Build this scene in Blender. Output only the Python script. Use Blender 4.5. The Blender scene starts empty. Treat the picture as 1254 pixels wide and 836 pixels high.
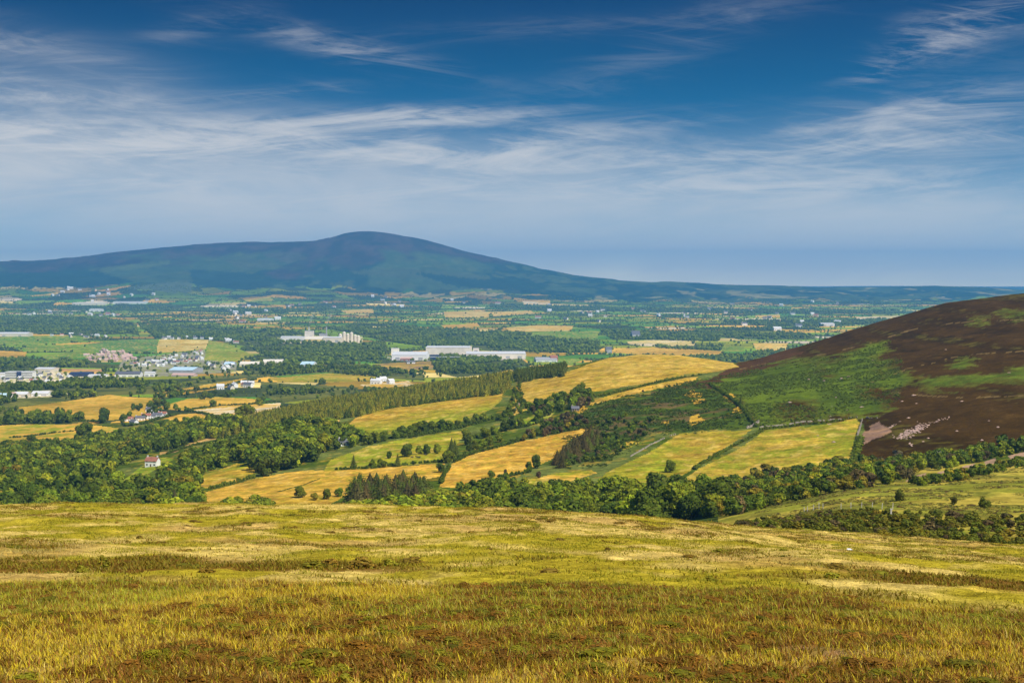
import bpy, math, random
import numpy as np

rng = np.random.default_rng(11)
SC = bpy.context.scene
COL = SC.collection
F, CX, CY = 1723.0, 627.0, 418.0          # lens of the photograph in its own pixels
TILT = math.atan(83.0 / F)
CT, ST = math.cos(TILT), math.sin(TILT)

# ------------------------------------------------------------------ numpy helpers
def _hash(ix, iy, seed):
    h = (ix.astype(np.int64) * 374761393 + iy.astype(np.int64) * 668265263 + seed * 974711) & 0xFFFFFFFF
    h = ((h ^ (h >> 13)) * 1274126177) & 0xFFFFFFFF
    h = ((h ^ (h >> 16)) * 2246822519) & 0xFFFFFFFF
    return ((h ^ (h >> 15)) & 0xFFFFFF) / float(0xFFFFFF)

def vnoise(x, y, seed=0):
    x = np.asarray(x, float); y = np.asarray(y, float)
    ix = np.floor(x); iy = np.floor(y)
    fx = x - ix; fy = y - iy
    fx = fx * fx * fx * (fx * (fx * 6 - 15) + 10); fy = fy * fy * fy * (fy * (fy * 6 - 15) + 10)
    a = _hash(ix, iy, seed); b = _hash(ix + 1, iy, seed)
    c = _hash(ix, iy + 1, seed); d = _hash(ix + 1, iy + 1, seed)
    return (a * (1 - fx) + b * fx) * (1 - fy) + (c * (1 - fx) + d * fx) * fy

def fbm(x, y, seed=0, octv=4):
    s = 0; amp = 1.0; tot = 0
    x = np.asarray(x, float); y = np.asarray(y, float)
    for o in range(octv):
        s = s + amp * vnoise(x, y, seed + 17 * o); tot += amp
        x, y = 1.97 * (0.8 * x - 0.6 * y) + 3.1, 1.97 * (0.6 * x + 0.8 * y) - 7.3
        amp *= 0.55
    return s / tot

def sstep(x, a, b):
    t = np.clip((np.asarray(x, float) - a) / (b - a), 0, 1)
    return t * t * (3 - 2 * t)

def inpoly(px, py, poly):
    px = np.asarray(px); py = np.asarray(py)
    res = np.zeros(px.shape, bool)
    n = len(poly)
    for i in range(n):
        x0, y0 = poly[i]; x1, y1 = poly[(i + 1) % n]
        if y0 == y1: continue
        c = ((y0 > py) != (y1 > py)) & (px < (x1 - x0) * (py - y0) / (y1 - y0) + x0)
        res ^= c
    return res

def project(X, Y, Z):
    d = Y * CT - Z * ST; u = Y * ST + Z * CT
    return CX + F * X / d, CY - F * u / d

def z_from_py(Y, py):
    s = (CY - np.asarray(py, float)) / F
    return Y * (s * CT - ST) / (CT + s * ST)

def mix(a, b, t):
    t = np.asarray(t)[..., None]
    return np.asarray(a) * (1 - t) + np.asarray(b) * t

# ------------------------------------------------------------------ the lie of the land
def plane(Y): return -(2.25 + 0.15 * Y)
def py_of(Y, Z): return project(0.0, Y, Z)[1]
SKYLINE = [(-300, 335), (-100, 326), (0, 322), (50, 321), (100, 315), (150, 308), (200, 303), (250, 299), (300, 297), (350, 299), (385, 297), (400, 293.5), (420, 287.5),
           (440, 284), (460, 284), (480, 287), (520, 296), (560, 306), (600, 315), (650, 327), (700, 337), (750, 343), (800, 346), (818, 344.5), (850, 347),
           (900, 349), (950, 349.5), (1000, 352), (1050, 352.5), (1100, 351), (1150, 350), (1200, 352), (1254, 355), (1560, 356)]
def const_z(Y, z): return [(0, py_of(Y, z))]
ROWS = [
 (.6, const_z(.6, plane(.6))), (3, const_z(3, plane(3))), (8, const_z(8, plane(8))), (16, const_z(16, plane(16))),
 (32, [(0, 715), (750, 715), (1000, 722), (1254, 738), (1560, 750)]),
 (42, [(0, 691), (750, 691), (1000, 700), (1254, 718), (1560, 730)]),
 (60, [(0, 664), (600, 665), (850, 674), (1000, 684), (1254, 703), (1560, 716)]),
 (90, [(0, 643), (600, 645), (750, 650), (900, 661), (1050, 673), (1254, 688), (1560, 700)]),
 (120, [(0, 628), (600, 631), (750, 638), (900, 651), (1050, 664), (1254, 677), (1560, 690)]),
 (150, [(0, 618), (250, 617.5), (450, 620), (600, 624), (750, 631), (900, 644), (1050, 656), (1254, 669), (1560, 682)]),
 (200, [(0, 640), (600, 640), (750, 645), (900, 652), (1050, 655), (1254, 667), (1560, 680)]),
 (280, [(0, 680), (600, 676), (750, 666), (900, 646), (1050, 634), (1254, 634), (1560, 640)]),
 (400, [(0, 685), (600, 680), (750, 670), (900, 636), (1050, 610), (1254, 603), (1560, 605)]),
 (500, [(0, 672), (600, 663), (750, 652), (900, 622), (1050, 593), (1254, 583), (1560, 585)]),
 (600, [(-300, 665), (0, 656), (450, 640), (600, 634), (750, 626), (900, 607), (1050, 584), (1254, 567), (1560, 560)]),
 (750, [(-300, 640), (0, 632), (150, 625), (300, 612), (450, 603), (600, 598), (750, 588), (900, 580), (1050, 564), (1254, 538), (1560, 520)]),
 (900, [(-300, 618), (0, 605), (150, 598), (300, 582), (450, 570), (600, 560), (750, 548), (900, 535), (1050, 520), (1254, 485), (1560, 450)]),
 (1100, [(-300, 592), (0, 580), (150, 570), (300, 550), (450, 532), (600, 520), (750, 500), (900, 486), (1050, 466), (1254, 430), (1560, 395)]),
 (1300, [(-300, 572), (0, 562), (150, 550), (300, 529), (450, 508), (600, 492), (750, 467), (900, 460), (950, 452), (1050, 432), (1254, 392), (1560, 360)]),
 (1500, [(-300, 556), (0, 546), (150, 536), (300, 514), (450, 494), (600, 474), (675, 459), (750, 444), (850, 441), (900, 448), (950, 437), (1050, 409), (1100, 394), (1160, 377), (1254, 365), (1560, 330)]),
 (1620, [(-300, 546), (0, 535), (150, 526), (300, 508), (450, 487), (600, 464), (675, 453.5), (720, 444), (750, 437), (785, 433.5), (830, 436), (880, 442), (900, 446), (925, 439.5), (950, 431.5), (1000, 418), (1050, 402), (1100, 388), (1160, 371), (1254, 359), (1560, 322)]),
 (1850, [(-300, 530), (0, 516), (150, 511), (300, 503), (450, 492), (600, 486), (675, 478), (750, 470), (800, 468), (900, 475), (1000, 460), (1100, 430), (1254, 395), (1560, 360)]),
 (2200, [(-300, 500), (0, 488.5), (150, 487), (300, 489), (450, 490), (600, 488), (750, 490), (900, 490), (1050, 480), (1254, 440), (1560, 420)]),
 (3000, [(0, 459.5), (600, 460), (900, 465), (1560, 462)]),
 (4000, const_z(4000, -245)), (5000, const_z(5000, -255)), (7000, const_z(7000, -256)), (10000, const_z(10000, -256)),
 (11000, [(-300, 366), (0, 367), (200, 366), (440, 371), (600, 373), (800, 374), (1560, 374)]),
 (12000, [(-300, 356), (0, 354), (100, 352), (200, 350), (300, 352), (400, 358), (440, 361), (600, 362), (700, 364), (800, 367), (1000, 370), (1560, 371)]),
 (13000, [(-300, 345), (0, 338), (100, 336), (200, 330), (300, 326), (350, 330), (385, 328), (440, 318), (500, 325), (600, 341), (700, 352), (800, 357), (1000, 363), (1560, 365)]),
 (14000, [(-300, 338), (0, 325), (100, 320), (200, 309), (300, 301), (350, 303), (385, 301), (440, 287.5), (480, 291), (520, 300), (560, 310), (600, 319), (650, 331), (700, 341), (750, 347), (800, 350), (900, 353), (1000, 356), (1254, 359), (1560, 360)]),
 (14600, SKYLINE),
 (16500, [(x, max(y + 16, 352)) for x, y in SKYLINE]),
 (20000, const_z(20000, -256)), (23000, const_z(23000, -256)),
 (26000, [(-300, 318), (0, 320.5), (60, 322), (150, 330), (250, 345), (700, 347), (900, 350.5), (950, 349.8), (1000, 351), (1060, 350), (1150, 350.5), (1254, 352), (1560, 350)]),
 (28000, const_z(28000, -256)),
]
gx = np.concatenate([np.arange(-3300, -300, 60.0), np.arange(-300, -20, 8.0), np.arange(-20, 1275, 1.25), np.arange(1275, 1561, 8.0), np.arange(1580, 4600, 60.0)])
gy = np.concatenate([np.array([.6, 1.2, 2.0]), np.geomspace(3, 16, 24)[:-1], np.geomspace(16, 50, 110)[:-1], np.geomspace(50, 200, 110)[:-1], np.geomspace(200, 560, 90)[:-1],
                     np.geomspace(560, 2300, 330)[:-1], np.geomspace(2300, 11000, 250)[:-1], np.geomspace(11000, 15200, 110)[:-1], np.geomspace(15200, 28000, 40)])
NX, NY = len(gx), len(gy)
kY = np.log(np.array([r[0] for r in ROWS], float))
P = np.zeros((len(ROWS), NX))
for k, (Yk, kn) in enumerate(ROWS):
    xs = [a for a, b in kn]; ys = [b for a, b in kn]
    w = 7.0 if Yk in (14600, 1620) else 26.0
    acc = 0; tw = 0
    for o in np.linspace(-1, 1, 9):
        g = math.exp(-2 * o * o); acc = acc + g * np.interp(gx + o * w * 1.6, xs, ys); tw += g
    P[k] = z_from_py(Yk, acc / tw)
# monotone cubic in log distance
h = np.diff(kY)[:, None]; dl = np.diff(P, axis=0) / h
m = np.zeros_like(P)
m[1:-1] = np.where(dl[:-1] * dl[1:] > 0, 2 * dl[:-1] * dl[1:] / (dl[:-1] + dl[1:] + 1e-20), 0)
m[0] = dl[0]; m[-1] = dl[-1]
ly = np.log(gy); ki = np.clip(np.searchsorted(kY, ly, side='right') - 1, 0, len(kY) - 2)
t = ((ly - kY[ki]) / np.diff(kY)[ki])[:, None]; hh = np.diff(kY)[ki][:, None]
GZ = (2*t**3 - 3*t**2 + 1) * P[ki] + (t**3 - 2*t**2 + t) * hh * m[ki] + (-2*t**3 + 3*t**2) * P[ki+1] + (t**3 - t**2) * hh * m[ki+1]
GY = np.repeat(gy[:, None], NX, 1); GPX = np.repeat(gx[None, :], NY, 0)
GX = (GPX - CX) / F * (GY * CT - GZ * ST)
# relief
near = 1 - sstep(GY, 170, 260)
GZ = GZ + near * ((fbm(GX / 1.1, GY / 1.1, 3, 3) - .5) * .22 + (fbm(GX / 7.0, GY / 7.0, 4, 3) - .5) * .9 * sstep(GY, 25, 60))
midw = sstep(GY, 200, 420) * (1 - sstep(GY, 2300, 3200))
GZ = GZ + midw * ((fbm(GX / 70, GY / 70, 5, 3) - .5) * 3.4 + (fbm(GX / 14, GY / 14, 6, 2) - .5) * .9)
mtn = sstep(GY, 10800, 12200) * (1 - sstep(GY, 14000, 14700))
rid = 1 - np.abs(fbm(GX / 900, GY / 1500, 8, 4) - .5) * 4
GZ = GZ + mtn * (rid * 34 + (fbm(GX / 320, GY / 320, 9, 4) - .5) * 44)
GX = (GPX - CX) / F * (GY * CT - GZ * ST)
_, GPY = project(GX, GY, GZ)

def ground(X, Y):
    """height of the land at X, Y (metres)"""
    X = np.atleast_1d(np.asarray(X, float)); Y = np.atleast_1d(np.asarray(Y, float))
    j = np.clip(np.searchsorted(gy, Y, side='right') - 1, 0, NY - 2)
    tj = np.clip((Y - gy[j]) / (gy[j+1] - gy[j]), 0, 1)
    Z = plane(Y)
    for _ in range(5):
        px = np.clip(CX + F * X / (Y * CT - Z * ST), gx[0], gx[-1] - .01)
        i = np.clip(np.searchsorted(gx, px, side='right') - 1, 0, NX - 2)
        ti = (px - gx[i]) / (gx[i+1] - gx[i])
        Z = (GZ[j, i] * (1-ti) + GZ[j, i+1] * ti) * (1-tj) + (GZ[j+1, i] * (1-ti) + GZ[j+1, i+1] * ti) * tj
    return Z

def at(px, py, y0=300.0, y1=13000.0):
    """the land point seen at a place of the photograph, no nearer than y0"""
    i = int(np.clip(np.searchsorted(gx, px), 1, NX - 2))
    c = GPY[:, i]
    a, b = np.searchsorted(gy, y0), np.searchsorted(gy, y1)
    for j in range(a, b - 1):
        if c[j] >= py > c[j+1]:
            tt = (c[j] - py) / (c[j] - c[j+1] + 1e-9)
            Y = gy[j] + tt * (gy[j+1] - gy[j]); break
    else:
        Y = gy[a + int(np.argmin(np.abs(c[a:b] - py)))]
    Z = float(np.interp(Y, gy, GZ[:, i]))
    X = (px - CX) / F * (Y * CT - Z * ST)
    return X, Y, float(ground(X, Y)[0])

def at_dist(px, Y):
    Z = 0.0
    for _ in range(4):
        X = (px - CX) / F * (Y * CT - Z * ST); Z = float(ground(X, Y)[0])
    return X, Y, Z

# ------------------------------------------------------------------ materials
def new_mat(name):
    m_ = bpy.data.materials.new(name); m_.use_nodes = True
    nt = m_.node_tree; nt.nodes.clear()
    out = nt.nodes.new('ShaderNodeOutputMaterial')
    return m_, nt, out
def N(nt, typ, **kw):
    n = nt.nodes.new(typ)
    for k, v in kw.items():
        if k.startswith('i_'): n.inputs[int(k[2:])].default_value = v
        else: setattr(n, k, v)
    return n
def L(nt, a, b): nt.links.new(a, b)
def M2(nt, op, a, b=None, c=None, clamp=False):
    n = nt.nodes.new('ShaderNodeMath'); n.operation = op; n.use_clamp = clamp
    for i, v in enumerate((a, b, c)):
        if v is None: continue
        if isinstance(v, (int, float)): n.inputs[i].default_value = v
        else: nt.links.new(v, n.inputs[i])
    return n.outputs[0]
def mixc(nt, blend, fac, a, b):
    n = nt.nodes.new('ShaderNodeMix'); n.data_type = 'RGBA'; n.blend_type = blend
    for s, v in ((n.inputs[0], fac), (n.inputs[6], a), (n.inputs[7], b)):
        if isinstance(v, (int, float)): s.default_value = v
        elif isinstance(v, tuple): s.default_value = (*v, 1.0)
        else: nt.links.new(v, s)
    return n.outputs[2]

def ground_material(name, scales, bump, lo=.72, hi=1.3):
    m_, nt, out = new_mat(name)
    at_ = N(nt, 'ShaderNodeAttribute', attribute_name='tint')
    geo = N(nt, 'ShaderNodeNewGeometry')
    col = at_.outputs['Color']; hsum = None
    for i, s in enumerate(scales):
        nz = N(nt, 'ShaderNodeTexNoise'); nz.inputs['Scale'].default_value = 1.0 / s; nz.inputs['Detail'].default_value = 4
        nz.inputs['Roughness'].default_value = .62
        L(nt, geo.outputs['Position'], nz.inputs['Vector'])
        mr = N(nt, 'ShaderNodeMapRange'); mr.inputs[1].default_value = .3; mr.inputs[2].default_value = .7
        mr.inputs[3].default_value = lo; mr.inputs[4].default_value = hi
        L(nt, nz.outputs[0], mr.inputs[0])
        col = mixc(nt, 'MULTIPLY', 1.0, col, mr.outputs[0])
        if hsum is None: hsum = nz.outputs[0]
    b = N(nt, 'ShaderNodeBsdfPrincipled'); b.inputs['Roughness'].default_value = .95; b.inputs['Specular IOR Level'].default_value = .0
    L(nt, col, b.inputs['Base Color'])
    if bump:
        bp = N(nt, 'ShaderNodeBump'); bp.inputs['Strength'].default_value = .7; bp.inputs['Distance'].default_value = bump
        L(nt, hsum, bp.inputs['Height']); L(nt, bp.outputs[0], b.inputs['Normal'])
    L(nt, b.outputs[0], out.inputs['Surface'])
    return m_
M_MOOR = ground_material('moor_turf', (.10, .42, 1.5), .14, .62, 1.36)
M_LAND = ground_material('farmland', (1.6, 6, 19), .6, .66, 1.34)
M_HEATH = ground_material('heather_slope', (1.9, 7, 24), 1.3, .80, 1.22)
M_FAR = ground_material('far_land', (60, 260), 0, .8, 1.22)

def leaf_material(name, trans=.22, rough=.75):
    m_, nt, out = new_mat(name)
    a = N(nt, 'ShaderNodeAttribute', attribute_name='tint')
    oi = N(nt, 'ShaderNodeObjectInfo')
    c = mixc(nt, 'MULTIPLY', 1.0, a.outputs['Color'], oi.outputs['Color'])
    b = N(nt, 'ShaderNodeBsdfPrincipled'); b.inputs['Roughness'].default_value = rough; b.inputs['Specular IOR Level'].default_value = .15
    L(nt, c, b.inputs['Base Color'])
    tr = N(nt, 'ShaderNodeBsdfTranslucent'); L(nt, c, tr.inputs['Color'])
    mx = N(nt, 'ShaderNodeMixShader'); mx.inputs[0].default_value = trans
    L(nt, b.outputs[0], mx.inputs[1]); L(nt, tr.outputs[0], mx.inputs[2]); L(nt, mx.outputs[0], out.inputs['Surface'])
    return m_
M_LEAF = leaf_material('leaves')
M_GRASS = leaf_material('grass_blades', .3, .6)

def plain(name, col, rough=.8, scale=None, var=.25, metallic=0):
    m_, nt, out = new_mat(name)
    b = N(nt, 'ShaderNodeBsdfPrincipled'); b.inputs['Roughness'].default_value = rough; b.inputs['Metallic'].default_value = metallic
    b.inputs['Specular IOR Level'].default_value = .3
    if scale:
        geo = N(nt, 'ShaderNodeNewGeometry'); nz = N(nt, 'ShaderNodeTexNoise'); nz.inputs['Scale'].default_value = scale; nz.inputs['Detail'].default_value = 5
        L(nt, geo.outputs['Position'], nz.inputs['Vector'])
        mr = N(nt, 'ShaderNodeMapRange'); mr.inputs[1].default_value = .3; mr.inputs[2].default_value = .7; mr.inputs[3].default_value = 1 - var; mr.inputs[4].default_value = 1 + var
        L(nt, nz.outputs[0], mr.inputs[0])
        L(nt, mixc(nt, 'MULTIPLY', 1.0, (col[0], col[1], col[2]), mr.outputs[0]), b.inputs['Base Color'])
    else: b.inputs['Base Color'].default_value = (*col, 1)
    L(nt, b.outputs[0], out.inputs['Surface'])
    return m_
M_BARK = plain('bark', (.09, .065, .045), .9, 3)
M_DEAD = plain('bleached_wood', (.5, .45, .38), .85, 2)
M_WHITE = plain('white_render', (.76, .75, .71), .8, .4, .08)
M_CREAM = plain('cream_render', (.68, .6, .47), .8, .4, .1)
M_PINK = plain('pink_brick', (.62, .45, .39), .85, .4, .12)
M_SLATE = plain('slate_roof', (.12, .12, .135), .6, .5, .2)
M_TILE = plain('red_tile_roof', (.30, .12, .075), .75, .5, .2)
M_TERRA = plain('terracotta_roof', (.55, .36, .30), .75, .5, .15)
M_PALE = plain('pale_sheet_roof', (.64, .63, .62), .5, .1, .08)
M_BLUE = plain('pale_blue_sheet', (.48, .64, .72), .5, .1, .1)
M_NAVY = plain('navy_cladding', (.03, .045, .11), .5, .1, .15)
M_GREY = plain('grey_cladding', (.36, .36, .37), .6, .1, .12)
M_SAND = plain('sand_cladding', (.74, .66, .54), .7, .1, .1)
M_GLASS = plain('dark_glass', (.03, .04, .055), .15)
M_DOOR = plain('painted_door', (.12, .07, .04), .5)
M_YELL = plain('yellow_stockpile', (.75, .58, .18), .9, .1, .15)
M_BRICK = plain('red_brick', (.36, .12, .08), .85, .3, .15)
M_STONE = plain('field_stone', (.30, .25, .19), .9, .9, .3)
M_PINKSTONE = plain('scree_stone', (.42, .28, .22), .9, 1.2, .3)
M_COWB = plain('black_cow_hide', (.015, .013, .012), .6)
M_POST = plain('weathered_post', (.5, .46, .38), .85, 4)
M_WIRE = plain('fence_wire', (.3, .3, .3), .5)

# ------------------------------------------------------------------ mesh helpers
def set_props(o, label=None, cat=None, group=None, kind=None):
    if label: o['label'] = label
    if cat: o['category'] = cat
    if group: o['group'] = group
    if kind: o['kind'] = kind
    return o

def mesh_np(name, V, Q=None, T=None, tint=None, mats=(), midx=None, smooth=False):
    me = bpy.data.meshes.new(name)
    V = np.asarray(V, np.float32)
    nq = 0 if Q is None else len(Q); ntr = 0 if T is None else len(T)
    loops = np.concatenate([np.asarray(Q, np.int32).ravel() if nq else np.zeros(0, np.int32), np.asarray(T, np.int32).ravel() if ntr else np.zeros(0, np.int32)])
    me.vertices.add(len(V)); me.vertices.foreach_set('co', V.ravel())
    me.loops.add(len(loops)); me.loops.foreach_set('vertex_index', loops)
    me.polygons.add(nq + ntr)
    ls = np.concatenate([np.arange(nq) * 4, nq * 4 + np.arange(ntr) * 3]).astype(np.int32)
    me.polygons.foreach_set('loop_start', ls)
    if midx is not None: me.polygons.foreach_set('material_index', np.asarray(midx, np.int32))
    me.polygons.foreach_set('use_smooth', np.full(nq + ntr, smooth, bool))
    for m_ in mats: me.materials.append(m_)
    me.update(calc_edges=True)
    if tint is not None:
        a = me.attributes.new('tint', 'FLOAT_COLOR', 'POINT')
        c = np.ones((len(V), 4), np.float32); c[:, :3] = tint
        a.data.foreach_set('color', c.ravel())
    return me

def link(name, me, parent=None, loc=None):
    o = bpy.data.objects.new(name, me); COL.objects.link(o)
    if parent is not None: o.parent = parent
    if loc is not None: o.location = loc
    return o

# ------------------------------------------------------------------ ground colours and fields
STRAW = (.52, .335, .055); GOLD = (.44, .268, .026); OLIVE = (.25, .265, .014); GREEN = (.19, .28, .015); LUSH = (.09, .21, .02)
TAN = (.63, .355, .045); WHEAT = (.64, .48, .15); RUST = (.50, .27, .03); BRACK = (.070, .100, .008); BRACK2 = (.115, .155, .010)
HEATH = (.060, .030, .003); HEATH2 = (.036, .018, .001); FLOOR = (.055, .07, .02); SOIL = (.21, .125, .085); PALE = (.68, .55, .36)
# label, first colour, second colour, patch size in metres, outline in the photograph, nearest and farthest distance
FIELDS = [
 ('small golden olive field below the wooded lane, left of the big clump', GOLD, OLIVE, 30, [(236,584),(262,577),(290,567),(311,570),(312,584),(285,591),(255,598),(241,594)], 600, 1200),
 ('long straw field with a faint track, behind the dark conifer clump', GOLD, TAN, 40, [(247,604),(265,598),(290,592),(312,586),(345,579),(372,576),(440,574),(545,567),(541,582),(500,592),(440,592),(425,606),(395,622),(355,626),(245,628)], 560, 1100),
 ('yellow green cattle pasture with round bushes in it', OLIVE, (.34, .275, .018), 35, [(396,577),(404,563),(452,546),(500,537),(564,527),(568,534),(552,552),(545,566),(480,570),(440,574)], 700, 1300),
 ('rust and green sloping field under the conifer plantation', RUST, OLIVE, 45, [(416,526),(440,509),(478,499),(530,492),(575,486),(616,482),(614,490),(600,502),(560,518),(520,520),(470,533),(440,530)], 900, 1600),
 ('bright green strip field between two bushy hedges', GREEN, OLIVE, 30, [(578,536),(600,527),(640,513),(668,505),(682,502),(668,516),(620,527),(590,534)], 800, 1500),
 ('large tan hay field on the slope left of the dark conifers', TAN, RUST, 30, [(538,596),(544,584),(554,567),(580,556),(640,540),(690,530),(728,522),(722,529),(700,537),(690,550),(676,562),(662,568),(640,580),(590,592),(560,597)], 650, 1300),
 ('broad straw coloured hilltop pasture on the skyline of the ridge', GOLD, STRAW, 60, [(618,510),(628,486),(634,468),(660,463),(690,457),(720,446),(750,436),(785,432),(840,434),(895,443),(905,449),(870,456),(840,458),(800,468),(760,474),(715,482),(700,487),(655,498),(630,508)], 900, 1760),
 ('narrow tan strip field under the hilltop bracken bank', TAN, GOLD, 30, [(718,493),(760,480),(800,471),(840,462),(856,461),(846,468),(790,479),(745,490),(724,497)], 900, 1600),
 ('green and tan field with the single round tree', OLIVE, GOLD, 28, [(730,590),(745,577),(790,556),(832,531),(855,529),(920,526),(872,560),(850,573),(832,584),(800,596)], 600, 1150),
 ('large mottled yellow field beside the bare earth triangle', (.46, .30, .035), (.24, .25, .014), 20, [(838,586),(855,574),(880,562),(910,546),(938,526),(1000,521),(1048,513),(1054,518),(1046,540),(1040,566),(1000,574),(950,578),(900,588),(850,596)], 600, 1150),
 ('small tan clearing above the dark tree belt', TAN, OLIVE, 22, [(628,594),(648,586),(690,578),(722,575),(732,579),(708,586),(680,595),(640,598)], 650, 1100),
 ('small tan patch among the gorse on the slope', TAN, OLIVE, 16, [(754,548),(770,540),(786,538),(780,545),(762,551)], 700, 1100),
 ('thin green strip field along the lane above the wood', OLIVE, GREEN, 20, [(214,566),(240,553),(290,537),(330,528),(350,524),(330,533),(290,545),(240,560)], 900, 1400),
 ('light green meadow beside the red roofed house', GREEN, OLIVE, 16, [(150,588),(172,572),(196,560),(214,562),(186,577),(160,590)], 700, 1300),
 ('big golden stubble field with two lone trees', TAN, GOLD, 70, [(8,508),(40,497),(75,492),(135,483),(150,485),(192,489),(184,500),(176,509),(140,514),(110,516),(40,512)], 1500, 2800),
 ('rough olive and tan strip pasture beyond the left wood', OLIVE, TAN, 40, [(-40,522),(40,519),(110,520),(152,525),(140,535),(95,539),(50,543),(-40,544)], 1300, 2500),
 ('tan field behind the row of village houses', TAN, GOLD, 60, [(190,500),(206,495),(230,488),(272,486),(322,489),(312,496),(280,498),(240,503),(215,502)], 1500, 2800),
 ('pale stubble field beyond the conifer plantation', PALE, TAN, 60, [(230,503),(290,497),(344,493),(342,500),(302,511),(280,513),(255,509)], 1500, 2600),
 ('orange tan field right of the village row', RUST, TAN, 50, [(205,508),(240,506),(276,513),(266,520),(235,523),(208,516)], 1400, 2600),
 ('long golden field north of the wooded stream', GOLD, TAN, 60, [(188,482),(240,473),(300,463),(312,466),(262,477),(204,486)], 1900, 3600),
 ('tan field behind the plantation skyline, left half', GOLD, OLIVE, 60, [(328,463),(400,457),(462,459),(456,466),(400,468),(340,467)], 1900, 4000),
 ('pale bare field just above the plantation treetops', PALE, TAN, 60, [(440,471),(500,466),(508,472),(452,475)], 1800, 3600),
 ('brown olive field below the long white works', GOLD, SOIL, 60, [(456,446),(500,443),(534,442),(530,452),(470,453)], 2500, 5000),
 ('bright green meadow at the left edge of the valley', LUSH, GREEN, 90, [(-20,413),(40,411),(86,411),(110,414),(85,420),(40,424),(-20,421)], 3000, 8000),
 ('narrow bright green field second from the left edge', GREEN, LUSH, 90, [(18,426),(70,422),(110,421),(128,425),(110,430),(30,431)], 3000, 7000),
 ('small bright green field beside the pink estate', LUSH, GREEN, 90, [(48,436),(100,429),(140,427),(105,437),(60,441)], 3000, 6000),
 ('large deep green field next to the yellow field', LUSH, (.09, .19, .035), 90, [(106,421),(150,416),(194,415),(192,432),(130,432)], 3000, 7000),
 ('pale yellow barley field between two green ones', WHEAT, STRAW, 90, [(195,415),(256,416),(252,427),(215,431),(192,432)], 3000, 7000),
 ('yellow green meadow right of the barley field', GREEN, OLIVE, 90, [(256,417),(276,420),(312,435),(292,442),(250,441)], 3000, 6000),
 ('tan field at the left edge under the green meadows', TAN, RUST, 90, [(-20,428),(33,431),(30,438),(-20,438)], 3000, 6000),
 ('orange bare earth yard beside the navy shed', (.5, .25, .13), TAN, 60, [(72,451),(127,452),(122,458),(76,456)], 2500, 4500),
 ('far green field behind the valley wood', LUSH, GREEN, 120, [(95,395),(170,391),(173,395),(108,398)], 5000, 11000),
 ('wheat strip far across the valley, left of centre', WHEAT, TAN, 120, [(418,380),(456,378),(458,383),(424,384)], 6000, 11500),
 ('wide wheat field far across the valley, below the mountain', WHEAT, TAN, 120, [(543,382),(590,380),(600,383),(598,389),(545,389)], 6000, 11500),
 ('far tan field right of the wide wheat field', TAN, WHEAT, 120, [(602,382),(650,380),(655,384),(604,387)], 6000, 11500),
 ('long wheat field with a line of trees across it', WHEAT, TAN, 120, [(620,401),(660,398),(702,399),(700,405),(640,406),(622,405)], 4500, 9000),
 ('green field in front of the long wheat field', LUSH, GREEN, 100, [(630,408),(700,406),(734,405),(732,414),(690,418),(640,412)], 4000, 9000),
 ('green meadow behind the hilltop, left', LUSH, GREEN, 100, [(640,436),(690,438),(716,440),(700,446),(650,447)], 2600, 6000),
 ('orange stubble field just over the hilltop', TAN, RUST, 100, [(752,427),(800,425),(886,430),(884,434),(800,436),(756,432)], 2600, 7000),
 ('pale wheat field behind the orange stubble field', WHEAT, PALE, 100, [(768,418),(800,416),(852,418),(850,423),(790,424),(770,421)], 3500, 8000),
 ('small green field above the dark hill flank', LUSH, GREEN, 100, [(884,424),(912,424),(910,430),(882,430)], 3000, 7000),
 ('tan field against the dark hill flank', TAN, WHEAT, 100, [(922,420),(965,420),(962,429),(926,428)], 3000, 7500),
 ('far wheat field above the dark hill skyline', WHEAT, PALE, 140, [(1048,388),(1120,386),(1118,391),(1050,391)], 6000, 12000),
 ('far tan field at the foot of the right hills', TAN, WHEAT, 140, [(925,386),(955,385),(955,389),(925,389)], 6000, 12000),
 ('orange fields halfway across the valley', TAN, RUST, 120, [(540,398),(585,396),(588,400),(545,402)], 5000, 9000),
 ('far pink tan strip beneath the right foot of the mountain', TAN, PALE, 140, [(640,369),(674,368),(674,373),(642,373)], 8000, 12500),
 ('far tan field on the left foot of the mountain', TAN, OLIVE, 140, [(36,362),(72,358),(70,361),(40,363)], 8000, 13000),
 ('far pale field beneath the mountain, centre', TAN, OLIVE, 140, [(298,367),(330,363),(336,368),(302,369)], 8000, 13000),
]
# Patchwork of the wide valley: irregular parcels, looked up per point
def parcels(X, Y):
    a, b = 290.0, 185.0
    wx = X + (fbm(X / 420, Y / 420, 31, 2) - .5) * 130; wy = Y + (fbm(X / 420, Y / 420, 32, 2) - .5) * 130
    cx = np.floor(wx / a); cy = np.floor(wy / b)
    d1 = np.full(X.shape, 1e9); d2 = np.full(X.shape, 1e9); idx = np.zeros(X.shape); idy = np.zeros(X.shape)
    for ox in (-1, 0, 1):
        for oy in (-1, 0, 1):
            ux = cx + ox; uy = cy + oy
            sx = (ux + .1 + .8 * _hash(ux, uy, 41)) * a; sy = (uy + .1 + .8 * _hash(ux, uy, 42)) * b
            d = np.abs(wx - sx) * .72 + np.abs(wy - sy) * .72 + .28 * np.hypot(wx - sx, wy - sy)
            nearer = d < d1
            d2 = np.where(nearer, d1, np.minimum(d2, d)); idx = np.where(nearer, ux, idx); idy = np.where(nearer, uy, idy); d1 = np.where(nearer, d, d1)
    return _hash(idx, idy, 51), _hash(idx, idy, 52), d2 - d1
PAL = [(.20, FLOOR), (.50, GREEN), (.60, LUSH), (.70, OLIVE), (.80, GOLD), (.91, TAN), (.97, WHEAT), (1.01, PALE)]
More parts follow.
